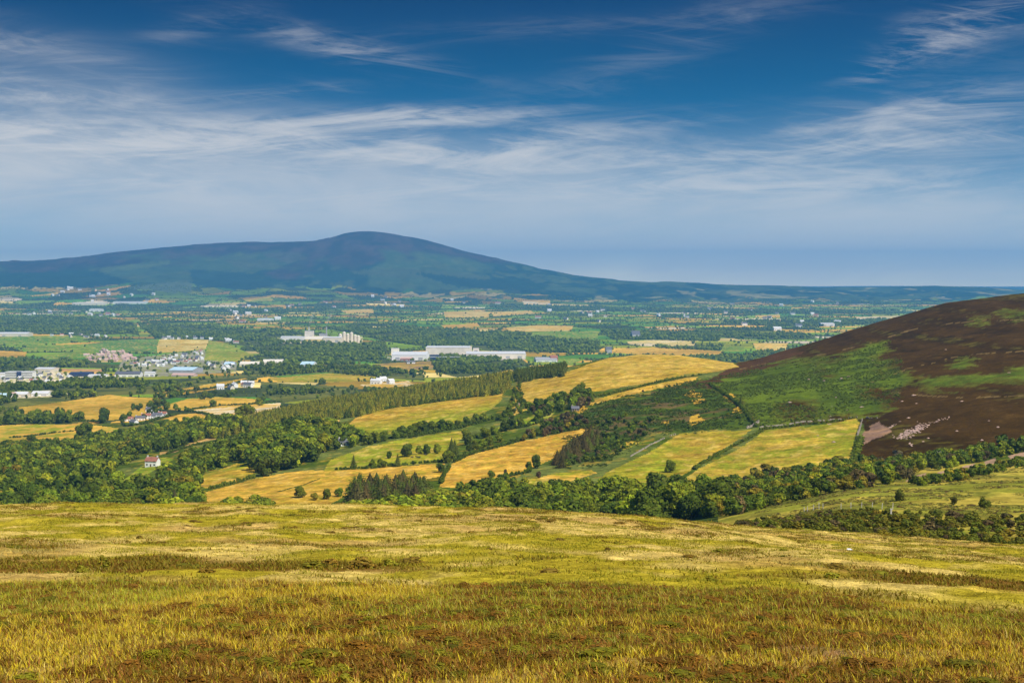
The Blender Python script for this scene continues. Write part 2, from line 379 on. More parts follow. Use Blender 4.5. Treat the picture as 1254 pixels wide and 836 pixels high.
def parcel_colour(r, r2):
    c = np.zeros(r.shape + (3,)); lo = -1.0
    for hi, col in PAL:
        sel = (r >= lo) & (r < hi); c[sel] = np.asarray(col); lo = hi
    return c * (.74 + .5 * r2)[..., None]

FP = (GPX[:-1, :-1] + GPX[1:, 1:]) / 2        # face centres
FPY = (GPY[:-1, :-1] + GPY[1:, 1:]) / 2
FY = (GY[:-1, :-1] + GY[1:, 1:]) / 2
FX = (GX[:-1, :-1] + GX[1:, 1:]) / 2
fid = np.full(FP.shape, -1, np.int32)
TC = np.zeros(GX.shape + (3,))
# default colours by zone
hv = fbm(GX / 45, GY / 45, 21, 4); hv2 = fbm(GX / 9, GY / 9, 22, 3)
TC[:] = mix(BRACK, (.13, .15, .03), sstep(hv, .42, .62))
TC[:] = mix(TC, GOLD, sstep(hv2, .6, .75) * .5)
FLD = 'parcel colours of the wide valley'
# right hand pasture slope and the hidden dip behind the brow
zs = (GY > 150) & (GY < 640)
psl = fbm(GX / 14, GY / 26, 24, 4)
TC[zs] = mix(mix((.24, .23, .025), (.40, .30, .045), sstep(hv + .35 * (hv2 - .5), .4, .6)), (.13, .13, .02), sstep(psl, .52, .66) * .75)[zs]
wood_floor = zs & (GPX < 880) & (GY > 330)
TC[wood_floor] = mix(FLOOR, BRACK, hv2)[wood_floor]
# heather hill with its bracken
wpx = GPX + (fbm(GX / 26, GY / 26, 61, 3) - .5) * 26; wpy = GPY + (fbm(GX / 22, GY / 34, 62, 3) - .5) * 15
HEATHPOLY = [(834,474),(872,463),(892,452),(904,443),(1000,400),(1100,370),(1254,340),(1700,260),(1700,640),(1254,548),(1180,556),(1100,566),(1050,570),(1056,540),(1060,520),(1050,513),(1000,519),(930,526),(905,500),(872,476)]
hz = (GY > 560) & (GY < 1900) & (GPX > 800)
ins = hz & ((inpoly(GPX + (wpx - GPX) * .3, GPY + (wpy - GPY) * .3, HEATHPOLY)) | ((GY > 1600) & (GPX > 905)))
hh1 = fbm(GX / 60, GY / 60, 63, 4); hh2 = fbm(GX / 9, GY / 9, 64, 4)
streak = fbm(GX / 160 + GZ / 40, GZ / 5.0, 65, 3)
hc = mix(HEATH, HEATH2, sstep(hh1 * .5 + streak * .5, .38, .62))
hc = mix(hc, (.085, .045, .008), sstep(hh2, .58, .74) * .55)
hc = mix(hc, (.12, .10, .012), sstep(streak * .6 + hh2 * .4, .56, .68) * .6)
TC[ins] = hc[ins]
BRK = [
 [(850,470),(879,459),(915,454),(942,448),(992,444),(1036,437),(1061,423),(1092,417),(1082,428),(1061,444),(1105,439),(1067,456),(1118,459),(1105,475),(1080,478),(1055,470),(1048,485),(1092,494),(1080,503),(1036,506),(986,516),(929,525),(922,508),(905,492),(875,476)],
 [(1121,473),(1143,466),(1174,463),(1205,459),(1254,452),(1400,440),(1400,456),(1254,464),(1205,468),(1174,472),(1136,477)],
 [(1222,388),(1240,383),(1254,381),(1300,378),(1300,388),(1254,390)], [(1166,446),(1184,440),(1188,448),(1170,451)], [(960,441),(982,436),(986,441),(964,446)], [(1190,392),(1206,388),(1208,392),(1194,396)],
]
bm = np.zeros(GX.shape, bool)
for pl in BRK: bm |= inpoly(wpx, wpy, pl)
BROWN = [[(938,503),(965,492),(1004,494),(998,503),(964,506)], [(940,513),(975,506),(1010,508),(985,515)], [(985,456),(1005,449),(1020,455),(1003,461)]]
for pl in BROWN: bm &= ~inpoly(wpx, wpy, pl)
bm &= ins
soft_m = np.zeros(GX.shape)
for q_ in range(7):
    jx = (fbm(GX / 7, GY / 9, 610 + q_, 2) - .5) * 34; jy = (fbm(GX / 7, GY / 12, 630 + q_, 2) - .5) * 17
    mm = np.zeros(GX.shape, bool)
    for pl in BRK: mm |= inpoly(wpx + jx, wpy + jy, pl)
    for pl in BROWN: mm &= ~inpoly(wpx + jx, wpy + jy, pl)
    soft_m += mm / 7.0
soft_m = np.where(ins, np.clip(soft_m * 1.15 + (hh2 - .5) * .7 * (soft_m > .02) , 0, 1), 0)
bcol = mix(BRACK, BRACK2, sstep(hh2 * .6 + hh1 * .4, .42, .6))
TC = np.where((soft_m > .01)[..., None], mix(TC, (.12, .10, .012), np.clip(soft_m * 2, 0, 1) * .7), TC)
TC = np.where((soft_m > .01)[..., None], TC * (1 - soft_m[..., None]) + bcol * soft_m[..., None], TC)
fr = ins & inpoly(wpx, wpy, [(835,474),(870,462),(905,445),(960,428),(985,428),(940,447),(890,466),(872,476)])
TC[fr] = mix((.10, .045, .018), HEATH, hh2)[fr]
# bare earth beside the stone wall
so = hz & inpoly(GPX + (wpx - GPX) * .25 + (hh2 - .5) * 5, GPY + (wpy - GPY) * .2 + (hh2 - .5) * 3, [(1076,515),(1093,530),(1072,537),(1057,545),(1057,531)])
TC[so] = mix(SOIL, (.30, .17, .09), sstep(hh2, .35, .65))[so] * (.8 + .5 * fbm(GX / 3, GY / 3, 66, 2))[so][:, None]
# red earth track along the foot of the hill
for seg in ([(1108,589),(1122,582),(1134,579),(1133,583),(1116,590)], [(1148,578),(1166,574),(1164,579),(1150,582)], [(1178,571),(1194,567),(1192,573),(1180,575)], [(1205,565),(1220,560),(1218,567),(1208,570)], [(1234,558),(1254,553),(1300,545),(1300,552),(1254,559),(1238,562)]):
    q = inpoly(GPX, GPY, seg) & (GY > 300) & (GY < 900)
    TC[q] = mix((.42, .25, .15), (.34, .22, .13), hh2)[q]
# tan clearings in the bracken slope
for seg in ([(836,483),(848,478),(860,481),(858,486),(846,486)], [(845,490),(862,487),(866,492),(850,495)], [(846,510),(856,505),(862,515),(850,522),(842,519)], [(806,517),(818,515),(815,521)], [(884,486),(894,482),(900,487),(890,490)], [(898,499),(908,497),(910,504),(900,504)], [(705,500),(718,497),(716,503),(707,505)]):
    q = inpoly(GPX + (wpx - GPX) * .3, GPY + (wpy - GPY) * .3, seg) & (GY > 600) & (GY < 1700)
    TC[q] = mix(TAN, GOLD, hh2)[q]
# smoother bracken on the upper slope, brown in places
q = inpoly(wpx, wpy, [(690,520),(730,495),(790,480),(850,466),(872,476),(905,500),(928,524),(850,528),(800,531),(770,545),(740,560),(700,560)]) & (GY > 600) & (GY < 1700) & ~ins
keep = (TC[..., 0] > .3)
bc = mix(BRACK, (.045, .075, .012), sstep(hh2, .45, .6)); bc = mix(bc, (.15, .085, .035), sstep(fbm(GX / 30, GY / 18, 71, 4), .56, .66) * .7)
TC[q & ~keep] = bc[q & ~keep]
# lanes
def lane(pts, w, c1, c2, y0, y1):
    xs = np.array([p[0] for p in pts]); ys = np.array([p[1] for p in pts])
    c = np.interp(GPX, xs, ys); q = (np.abs(GPY - c) < w) & (GPX >= xs[0]) & (GPX <= xs[-1]) & (GY > y0) & (GY < y1)
    TC[q] = mix(c1, c2, hh2)[q]
lane([(196, 555), (215, 552), (240, 541), (290, 531), (340, 525), (376, 519), (416, 515)], 1.4, TAN, (.4, .26, .14), 700, 1600)
lane([(200, 523), (240, 512), (300, 500)], .7, TAN, PALE, 1500, 2400)
lane([(-10, 471), (60, 472), (140, 466), (200, 463), (300, 457)], .5, PALE, TAN, 2300, 4500)
lane([(170, 440), (185, 446), (200, 455)], .7, PALE, TAN, 2600, 5000)
lane([(232, 430), (240, 440), (252, 455)], .7, PALE, TAN, 2600, 5000)
# wide valley
vz = (GY > 1750) & (GY < 11800) & ((GY > 1950) | (GPX < 880))
r1, r2, edge = parcels(GX, GY)
pc = parcel_colour(r1, r2)
pc = pc * (.86 + .28 * fbm(GX / 40, GY / 40, 73, 2))[..., None]
pc = np.where((edge < 16)[..., None], np.asarray(FLOOR) * 1.1, pc)
TC[vz] = pc[vz]
# forest floor belts across the valley (the woods themselves stand on them)
WOODS = [  # outline in the photograph, nearest, farthest, spacing, height, conifer share
 ([(-30,392),(60,388),(130,391),(165,397),(170,408),(100,411),(-30,406)], 5200, 10500, 15, 13, .3),
 ([(170,398),(260,401),(345,404),(360,412),(330,426),(300,424),(262,416),(190,414)], 4800, 9000, 16, 13, .2),
 ([(300,424),(345,418),(420,420),(470,420),(480,431),(460,441),(400,443),(330,438)], 3900, 6200, 17, 11, .2),
 ([(400,402),(480,400),(560,404),(640,409),(690,417),(735,420),(735,432),(690,432),(640,431),(575,428),(520,424),(470,418),(448,412),(430,408)], 4300, 8200, 15, 14, .3),
 ([(735,405),(790,404),(840,408),(880,412),(880,418),(840,417),(790,416),(750,416)], 4600, 9000, 16, 13, .3),
 ([(800,423),(850,421),(885,424),(884,429),(850,428),(810,427)], 3800, 7500, 16, 13, .2),
 ([(760,436),(830,437),(890,438),(935,432),(980,424),(985,434),(930,446),(900,450),(850,442),(785,438)], 2600, 6000, 16, 12, .2),
 ([(540,436),(600,438),(640,440),(650,447),(600,458),(560,462),(535,456),(530,446)], 2700, 4800, 14, 12, .1),
 ([(320,446),(380,442),(450,446),(470,455),(520,458),(520,466),(470,463),(400,456),(330,461),(290,466),(300,452)], 2300, 4200, 15, 12, .1),
 ([(90,468),(150,470),(200,472),(250,463),(300,458),(320,462),(250,471),(200,482),(150,484),(100,482),(70,488),(40,484)], 1900, 3400, 13, 12, .1),
 ([(-30,488),(60,485),(110,479),(140,482),(80,492),(30,498),(-30,502)], 1900, 2900, 12, 12, .1),
 ([(320,467),(360,470),(440,474),(430,482),(390,488),(340,494),(320,480)], 1750, 3000, 12, 11, .2),
 ([(-30,440),(60,442),(110,444),(150,447),(150,451),(70,450),(60,455),(-30,452)], 2900, 5000, 15, 13, .1),
 ([(-30,500),(18,497),(34,505),(30,512),(80,512),(110,517),(60,519),(-30,522)], 1500, 2500, 10, 12, .1),
 ([(60,472),(120,466),(150,467),(140,473),(80,478),(0,478),(-30,474)], 2200, 3600, 14, 11, .1),
 ([(600,372),(700,375),(800,377),(900,379),(1000,380),(1100,380),(1100,384),(900,384),(700,380),(600,377)], 7000, 12000, 26, 13, .2),
 ([(-30,372),(100,374),(200,376),(330,379),(420,375),(540,376),(540,380),(420,378),(330,384),(200,381),(-30,377)], 7000, 12000, 26, 13, .2),
 ([(880,392),(960,393),(1050,392),(1100,390),(1100,395),(1000,400),(900,398)], 5500, 10000, 20, 13, .2),
 ([(840,404),(920,408),(985,410),(1000,415),(940,416),(860,412)], 4500, 8500, 17, 13, .2),
]
for pl, a, b, *_ in WOODS:
    q = inpoly(GPX, GPY, pl) & (GY > a) & (GY < b); TC[q] = mix((.075, .09, .02), (.22, .20, .03), sstep(fbm(GX / 90, GY / 60, 402, 3), .45, .62) * (.5 if b < 4300 else .15))[q]
# built-up ground
for pl, a, b, c in [([(0,456),(60,452),(130,457),(150,463),(90,470),(0,470)], 2500, 4500, PALE), ([(100,434),(125,429),(150,429),(170,440),(110,442)], 2800, 5500, (.5, .33, .26)), ([(150,440),(200,434),(250,428),(255,438),(290,445),(290,455),(180,462),(140,460)], 2600, 5500, (.30, .27, .19)),
                    ([(340,413),(445,412),(445,420),(340,420)], 4500, 7000, PALE), ([(470,437),(560,436),(645,433),(645,440),(560,442),(480,441)], 3500, 6000, (.5, .42, .36)), ([(-20,480),(60,478),(90,481),(60,486),(-20,489)], 1900, 3200, PALE)]:
    q = inpoly(GPX, GPY, pl) & (GY > a) & (GY < b); TC[q] = mix(c, OLIVE, sstep(hh2, .45, .65))[q]
# the mountain and the low hills
mz = GY > 11000
mh = fbm(GX / 500, GY / 700, 81, 4); mh2 = fbm(GX / 130, GY / 200, 82, 4); md = sstep(GZ, -235, -60)
mc = mix((.012, .030, .020), (.046, .070, .028), sstep(mh, .46, .56))                 # plantation and rough grass
mc = mix(mc, (.075, .09, .03), sstep(mh2, .56, .66) * .6)
mc = mix(mc, (.26, .22, .09), sstep(fbm(GX / 260, GY / 420, 83, 3), .66, .72) * .8 * sstep(GPX, 600, 760) * (1 - sstep(GZ, -150, -110)))
heath_line = 60 + 220 * (mh - .5) * 2 + 60 * sstep(GPX, 250, 420)
mc = mix(mc, mix((.060, .036, .036), (.030, .022, .024), sstep(mh2, .35, .65)), sstep(GZ - heath_line, -40, 60))
fieldline = -95 + 120 * (mh2 - .5) - 60 * sstep(GPX, 250, 500) - 75 * sstep(GPX, 560, 760)
lowf = GZ < fieldline
mc = np.where(lowf[..., None], pc * .6, mc)
TC[mz] = mc[mz]
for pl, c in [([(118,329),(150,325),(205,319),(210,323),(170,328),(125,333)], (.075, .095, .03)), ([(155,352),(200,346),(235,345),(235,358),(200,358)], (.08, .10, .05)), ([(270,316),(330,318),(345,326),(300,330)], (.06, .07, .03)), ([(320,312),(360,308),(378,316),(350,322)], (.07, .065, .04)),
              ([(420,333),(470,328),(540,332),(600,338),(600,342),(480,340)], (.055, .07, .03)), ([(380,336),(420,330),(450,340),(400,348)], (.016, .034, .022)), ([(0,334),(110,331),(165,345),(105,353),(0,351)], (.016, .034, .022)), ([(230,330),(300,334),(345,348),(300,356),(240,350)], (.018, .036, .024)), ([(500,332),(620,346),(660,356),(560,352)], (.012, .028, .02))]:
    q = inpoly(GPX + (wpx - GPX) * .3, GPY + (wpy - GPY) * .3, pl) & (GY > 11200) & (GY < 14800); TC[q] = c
far = GY > 15500
TC[far] = (.03, .045, .03)
# traced fields
fh = fbm(GX / 24, GY / 24, 91, 4); fh2 = fbm(GX / 5, GY / 5, 92, 3)
vj = (_hash(np.arange(NX)[None, :].repeat(NY, 0), np.arange(NY)[:, None].repeat(NX, 1), 5) - .5)
for k, (lab, c1, c2, sc, pl, y0, y1) in enumerate(FIELDS):
    xs = [p[0] for p in pl]; ys = [p[1] for p in pl]
    q = (FP > min(xs)) & (FP < max(xs)) & (FPY > min(ys) - 1) & (FPY < max(ys) + 1) & (FY > y0) & (FY < y1)
    j, i = np.nonzero(q)
    wob = 1.2 if y1 < 2000 else .35
    sel = inpoly(FP[j, i] + wob * 2 * (fbm(FX[j, i] / 16, FY[j, i] / 16, 95, 2) - .5), FPY[j, i] + wob * (fbm(FX[j, i] / 16, FY[j, i] / 16, 96, 2) - .5), pl)
    fid[j[sel], i[sel]] = k
# field vertex colours
fieldcol = {}
def field_tint(k, jj, ii):
    lab, c1, c2, sc, pl, y0, y1 = FIELDS[k]
    x, y = GX[jj, ii], GY[jj, ii]
    n1 = fbm(x / sc, y / sc, 100 + k, 4); n2 = fbm(x / (sc * .22), y / (sc * .22), 200 + k, 3)
    tt = sstep(n1 * .62 + n2 * .38, .38, .62)
    if 'single round tree' in lab: tt = np.clip(tt * .35 + sstep(GPX[jj, ii] + (n1 - .5) * 60, 800, 850) * .5, 0, 1)
    if 'under the conifer plantation' in lab: tt = np.clip(tt * .45 + sstep(GPY[jj, ii] + (GPX[jj, ii] - 516) * .17, 499, 515) * .7, 0, 1)
    c = mix(c1, c2, tt)
    c = mix(c, (.34, .19, .03), sstep(n2, .55, .70) * .4)
    n3 = fbm(x / 6, y / 10, 300 + k, 3); c = mix(c, (.62, .42, .10), sstep(n3, .60, .74) * .5); c = mix(c, (.20, .22, .012), sstep(n3, .42, .30) * .45)
    return c * (.9 + .2 * n2)[..., None]

# moor colours (shared by the turf and by what grows on it)
def moor(X, Y):
    a = fbm(X / 9.0, Y / 9.0, 301, 4); b = fbm(X / 2.6, Y / 3.2, 302, 4); g = fbm(X / 4.5, Y / 7, 303, 3)
    heather = sstep(b * .6 + a * .4, .56, .66)
    px = CX + F * X / Y
    wob = (fbm(X / 5, Y / 5, 304, 3) - .5)
    e1 = 31.5 + 3.0 * sstep(px, 820, 1254) * -1 + wob * 2.5                       # edge of the rough grass
    rough_ = 1 - sstep(Y, e1 - .8, e1 + .8)
    bank = sstep(Y + wob * 3, 36.0, 37.2) * (1 - sstep(Y + wob * 3.5, 43, 45.5)) * np.clip(1.1 - sstep(px, 430, 560) + .9 * sstep(px, 980, 1120), 0, 1)
    return a, b, g, heather, rough_, bank
def moor_tint(X, Y):
    a, b, g, hth, ro, bank = moor(X, Y)
    c = mix((.62, .44, .11), (.39, .295, .022), sstep(g, .42, .58))
    c = mix(c, (.56, .34, .09), sstep(a, .55, .7) * .7)
    c = mix(c, (.17, .10, .035), np.clip(hth * .35, 0, 1))
    c = mix(c, (.17, .085, .015), np.clip(np.maximum(ro * .7, bank), 0, 1))
    bare = np.exp(-(((X - 4.1) / .75) ** 2 + ((Y - 18.6) / 1.5) ** 2) * 1.4)
    return mix(c, (.36, .20, .08), np.clip(bare * 1.5 * sstep(fbm(X / .35, Y / .5, 305, 3), .36, .6), 0, 1))
q = GY < 200
TC[q] = mix(moor_tint(GX, GY), TC, sstep(GY, 175, 200))[q]

VID = np.arange(NX * NY).reshape(NY, NX)
for pth, w_ in (([(905,452),(960,440),(1010,433),(1070,419),(1130,400),(1200,392)], .5), ([(1092,480),(1130,484),(1180,487),(1254,484)], .6), ([(1060,470),(1110,452),(1180,434),(1254,430)], .45)):
    c_ = np.interp(GPX + (fbm(GX / 11, GY / 11, 701, 2) - .5) * 10, [p[0] for p in pth], [p[1] for p in pth]); q = ins & (np.abs(GPY - c_) < w_) & (GPX > pth[0][0]) & (hh2 > .47)
    TC[q] = (.17, .11, .035)
def sheet(name, facemask, mat, label, cat, tintfn=None):
    j, i = np.nonzero(facemask)
    quads = np.stack([VID[j, i], VID[j, i+1], VID[j+1, i+1], VID[j+1, i]], 1)
    u, inv = np.unique(quads, return_inverse=True)
    jj, ii = u // NX, u % NX
    V = np.stack([GX[jj, ii], GY[jj, ii], GZ[jj, ii]], 1)
    tint = TC[jj, ii] if tintfn is None else tintfn(jj, ii)
    o = link(name, mesh_np(name, V, Q=inv.reshape(-1, 4), tint=tint, mats=[mat], smooth=True))
    return set_props(o, label, cat, None, 'structure')
land = fid < 0
is_heath = (FY > 560) & (FY < 1900) & (ins[:-1, :-1])
sheet('moor_ground', land & (FY < 190), M_MOOR, 'rough golden moor turf falling away to a brow in the foreground', 'moor')
sheet('farmland_ground', land & (FY >= 190) & (FY < 2300) & ~is_heath, M_LAND, 'rough bracken and pasture slopes between the moor and the valley', 'ground')
sheet('heather_hill', land & is_heath, M_HEATH, 'dark brown heather hill with green bracken patches on the right', 'hill')
sheet('valley_ground', land & (FY >= 2300) & (FY < 11000), M_FAR, 'wide flat valley floor of small hedged fields', 'valley')
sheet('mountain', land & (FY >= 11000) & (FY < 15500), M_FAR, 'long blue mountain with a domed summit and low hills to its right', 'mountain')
sheet('distant_hills', land & (FY >= 15500), M_FAR, 'faint hills and plain beyond the mountain', 'hills')
for k in range(len(FIELDS)):
    if (fid == k).sum() < 3: continue
    sheet('field', fid == k, M_LAND if FIELDS[k][6] < 2300 else M_FAR, FIELDS[k][0], 'field', lambda jj, ii, k=k: field_tint(k, jj, ii))

# ------------------------------------------------------------------ plants: shapes
def ico(sub=1):
    import bmesh
    bm_ = bmesh.new(); bmesh.ops.create_icosphere(bm_, subdivisions=sub, radius=1.0)
    V = np.array([v.co[:] for v in bm_.verts]); T = np.array([[v.index for v in f.verts] for f in bm_.faces]); bm_.free()
    return V, T
ICO1, ICO2 = ico(1), ico(2)

def quads_at(P_, Nn, size, r, jit=.7):
    """leaf sprays: small irregular four-cornered faces at P_, facing about Nn"""
    n = len(P_); Nn = Nn + r.normal(0, jit * .6, (n, 3)); Nn /= np.linalg.norm(Nn, axis=1)[:, None] + 1e-9
    a = np.cross(Nn, r.normal(0, 1, (n, 3))); a /= np.linalg.norm(a, axis=1)[:, None] + 1e-9
    b = np.cross(Nn, a); s = (size * r.uniform(.6, 1.35, n))[:, None]
    k = r.uniform(.55, 1.0, (4, n, 1))
    V = np.stack([P_ - a * s * k[0] - b * s * .2, P_ + b * s * k[1] * -.8 + a * s * .15, P_ + a * s * k[2] + b * s * .2, P_ + b * s * k[3] * .8 - a * s * .15], 1).reshape(-1, 3)
    return V, np.arange(n * 4).reshape(n, 4)

def crown_broad(seed, nq, leaf, nl=11, flat=1.0, low=.06, core=True):
    """unit crown, 1 high and 1 wide, standing on z = 0"""
    r = np.random.default_rng(seed)
    c = np.zeros((nl, 3)); rad = np.zeros(nl)
    for k in range(nl):
        a = r.uniform(0, 2 * math.pi); q = math.sqrt(r.uniform(0, 1)) * .30; zz = r.uniform(.25, .78)
        c[k] = (q * math.cos(a), q * math.sin(a), zz); rad[k] = r.uniform(.15, .25) * (1.15 - .5 * abs(zz - .48))
    c[0] = (0, 0, .5); rad[0] = .30; c[1] = (r.normal(0, .06), r.normal(0, .06), .77); rad[1] = .2
    c[2] = (r.normal(0, .15), r.normal(0, .15), .25); rad[2] = .23
    Ps, Ns = [], []
    while sum(map(len, Ps)) < nq:
        k = r.integers(0, nl, 900); d = r.normal(0, 1, (900, 3)); d /= np.linalg.norm(d, axis=1)[:, None]
        p = c[k] + d * rad[k][:, None] * r.uniform(.86, 1.1, 900)[:, None]
        dist = np.linalg.norm(p[:, None] - c[None], axis=2) / rad[None]
        ok = (dist.min(1) > .82) & (p[:, 2] > low) & ((d[:, 2] > -.55) | (r.uniform(0, 1, 900) < .3))
        Ps.append(p[ok]); Ns.append(d[ok])
    Pp = np.concatenate(Ps)[:nq]; Nn = np.concatenate(Ns)[:nq]
    V, Q = quads_at(Pp, Nn, np.full(nq, leaf), r)
    tn = np.repeat(r.uniform(.62, 1.38, nq) * (.85 + .3 * vnoise(Pp[:, 0] * 6, Pp[:, 2] * 6 + Pp[:, 1] * 5, seed)), 4)
    tint = np.stack([tn * np.repeat(r.uniform(.9, 1.2, nq), 4), tn, tn * .9], 1)
    T = np.zeros((0, 3), int)
    if core:
        iv, it = ICO1; off = len(V); VV = [V]; TT = []
        for k in range(nl):
            VV.append(c[k] + iv * rad[k] * .84 * (1 + .12 * r.normal(0, 1, (len(iv), 1)))); TT.append(it + off); off += len(iv)
        V = np.concatenate(VV); T = np.concatenate(TT); tint = np.concatenate([tint, np.full((len(V) - len(tint), 3), .85)])
    V[:, 2] = np.maximum(V[:, 2], 0) * flat
    return V, Q, T, tint

def crown_conifer(seed, nq, leaf, R=.2):
    r = np.random.default_rng(seed)
    z = 1 - np.sqrt(r.uniform(0, 1, nq)) * .93; tier = np.round(z * 13) / 13; z = tier * .6 + z * .4
    a = r.uniform(0, 2 * math.pi, nq); rr = np.maximum(1.03 - z, 0) ** .62 * R * 1.05 * r.uniform(.5, 1.2, nq) + .008
    P_ = np.stack([np.cos(a) * rr, np.sin(a) * rr, z - rr * .25], 1); Nn = np.stack([np.cos(a) * .7, np.sin(a) * .7, np.full(nq, .75)], 1)
    V, Q = quads_at(P_, Nn, leaf * (.5 + (1 - z)), r, .6)
    tn = np.repeat(r.uniform(.6, 1.4, nq), 4); tint = np.stack([tn, tn, tn], 1)
    n = 9; off = len(V); an = np.arange(n) / n * 2 * math.pi
    ring = np.stack([np.cos(an) * R * .72, np.sin(an) * R * .72, np.full(n, .05)], 1)
    V = np.concatenate([V, ring, [[0, 0, .97]]]); T = np.array([[off + k, off + (k + 1) % n, off + n] for k in range(n)])
    tint = np.concatenate([tint, np.full((n + 1, 3), .8)])
    V[:, 2] = np.maximum(V[:, 2], 0)
    return V, Q, T, tint

def far_blob(seed, nq=12):
    r = np.random.default_rng(seed); iv, it = ICO1
    if nq < 10: iv, it = iv, it
    V = iv * np.array([.47, .47, .46]) * (1 + .16 * r.normal(0, 1, (len(iv), 1))) + np.array([0, 0, .47])
    V[:, 2] = np.maximum(V[:, 2], 0)
    d = r.normal(0, 1, (nq, 3)); d[:, 2] = np.abs(d[:, 2]); d /= np.linalg.norm(d, axis=1)[:, None]
    LV, LQ = quads_at(d * .46 + np.array([0, 0, .48]), d, np.full(nq, .17), r)
    LQ = LQ + len(V)
    tint = np.concatenate([np.full((len(V), 3), .95), np.repeat(r.uniform(.7, 1.35, nq), 4)[:, None] * np.ones(3)])
    return np.concatenate([V, LV]), LQ, it, tint

BROAD = [crown_broad(100 + k, 950, .062, nl=10 + k % 4) for k in range(7)]
BROAD_MID = [crown_broad(140 + k, 420, .085, nl=8) for k in range(5)]
BROAD_FAR = [crown_broad(180 + k, 150, .13, nl=5) for k in range(4)]
BUSH = [crown_broad(220 + k, 420, .075, nl=9, low=.0) for k in range(5)]
BUSH_FAR = [crown_broad(240 + k, 130, .13, nl=5, low=0) for k in range(4)]
CONIF = [crown_conifer(300 + k, 520, .035, .27 + .04 * (k % 3)) for k in range(5)]
CONIF_FAR = [crown_conifer(330 + k, 110, .085, .29) for k in range(4)]
FAR = [far_blob(360 + k) for k in range(5)]
FARC = [crown_conifer(380 + k, 26, .13, .27) for k in range(3)]

def scatter_mesh(name, protos, pts, mat):
    """ONE mesh of many plants: pts rows are x, y, z, width, height, turn, r, g, b"""
    VV, QQ, TT, CC = [], [], [], []; off = 0
    pts = np.asarray(pts); pick = rng.integers(0, len(protos), len(pts))
    for k, (V, Q, T, tint) in enumerate(protos):
        p = pts[pick == k]; n = len(p)
        if n == 0: continue
        ca, sa = np.cos(p[:, 5])[:, None], np.sin(p[:, 5])[:, None]
        x = (V[None, :, 0] * ca - V[None, :, 1] * sa) * p[:, 3:4] + p[:, 0:1]
        y = (V[None, :, 0] * sa + V[None, :, 1] * ca) * p[:, 3:4] + p[:, 1:2]
        z = V[None, :, 2] * p[:, 4:5] + p[:, 2:3]
        VV.append(np.stack([x, y, z], 2).reshape(-1, 3).astype(np.float32))
        o = off + np.arange(n) * len(V)
        if len(Q): QQ.append((Q[None] + o[:, None, None]).reshape(-1, 4))
        if len(T): TT.append((T[None] + o[:, None, None]).reshape(-1, 3))
        CC.append((tint[None] * p[:, None, 6:9]).reshape(-1, 3).astype(np.float32)); off += n * len(V)
    if not VV: return None
    me = mesh_np(name, np.concatenate(VV), Q=np.concatenate(QQ) if QQ else None, T=np.concatenate(TT) if TT else None, tint=np.concatenate(CC), mats=[mat])
    return me

def proto_meshes(name, protos): return [mesh_np(name, V, Q=Q, T=T, tint=t_, mats=[M_LEAF]) for V, Q, T, t_ in protos]
PM = {'broad': proto_meshes('broadleaf_crown', BROAD), 'mid': proto_meshes('broadleaf_crown', BROAD_MID), 'bush': proto_meshes('bush_crown', BUSH), 'conifer': proto_meshes('conifer_crown', CONIF)}

def tube(pts, rads, n=7):
    V, Q = [], []
    pts = [np.asarray(p, float) for p in pts]
    for i, p in enumerate(pts):
        d = pts[min(i + 1, len(pts) - 1)] - pts[max(i - 1, 0)]; d /= np.linalg.norm(d) + 1e-9
        u = np.cross(d, [.3, .9, .1]); u /= np.linalg.norm(u); v = np.cross(d, u)
        for k in range(n):
            a = 2 * math.pi * k / n; V.append(p + (u * math.cos(a) + v * math.sin(a)) * rads[i])
    for i in range(len(pts) - 1):
        for k in range(n): Q.append((i * n + k, i * n + (k + 1) % n, (i + 1) * n + (k + 1) % n, (i + 1) * n + k))
    return np.array(V), np.array(Q)
def join(parts):
    V = []; Q = []; off = 0
    for v, q in parts: V.append(v); Q.append(q + off); off += len(v)
    return np.concatenate(V), np.concatenate(Q)
def trunk_mesh(seed):
    r = np.random.default_rng(seed)
    parts = [tube([(0, 0, -.08), (0.005, 0, .12), (.01, .01, .35), (0, .01, .62)], [.045, .034, .026, .012])]
    for k in range(4):
        a = r.uniform(0, 6.28); z0 = r.uniform(.2, .42); e = np.array([math.cos(a) * .24, math.sin(a) * .24, z0 + .26])
        parts.append(tube([(0, 0, z0), e * [.5, .5, 1] - [0, 0, .1], e], [.016, .011, .005], 5))
    V, Q = join(parts); return mesh_np('trunk', V, Q=Q, mats=[M_BARK])
TRUNKS = [trunk_mesh(k) for k in range(3)]
CTRUNK = mesh_np('trunk', *tube([(0, 0, -.06), (0, 0, .3), (0, 0, .9)], [.02, .016, .004]), mats=[M_BARK])

ONES = ['', 'first', 'second', 'third', 'fourth', 'fifth', 'sixth', 'seventh', 'eighth', 'ninth', 'tenth', 'eleventh', 'twelfth', 'thirteenth', 'fourteenth', 'fifteenth', 'sixteenth', 'seventeenth', 'eighteenth', 'nineteenth']
TENS = {2: 'twent', 3: 'thirt', 4: 'fort', 5: 'fift', 6: 'sixt', 7: 'sevent', 8: 'eight', 9: 'ninet'}
def ordinal(n):
    if n < 20: return ONES[n]
    tn, u = divmod(n, 10)
    if tn >= 10: return str(n) + 'th'
    return TENS[tn] + ('ieth' if u == 0 else 'y-' + ONES[u])

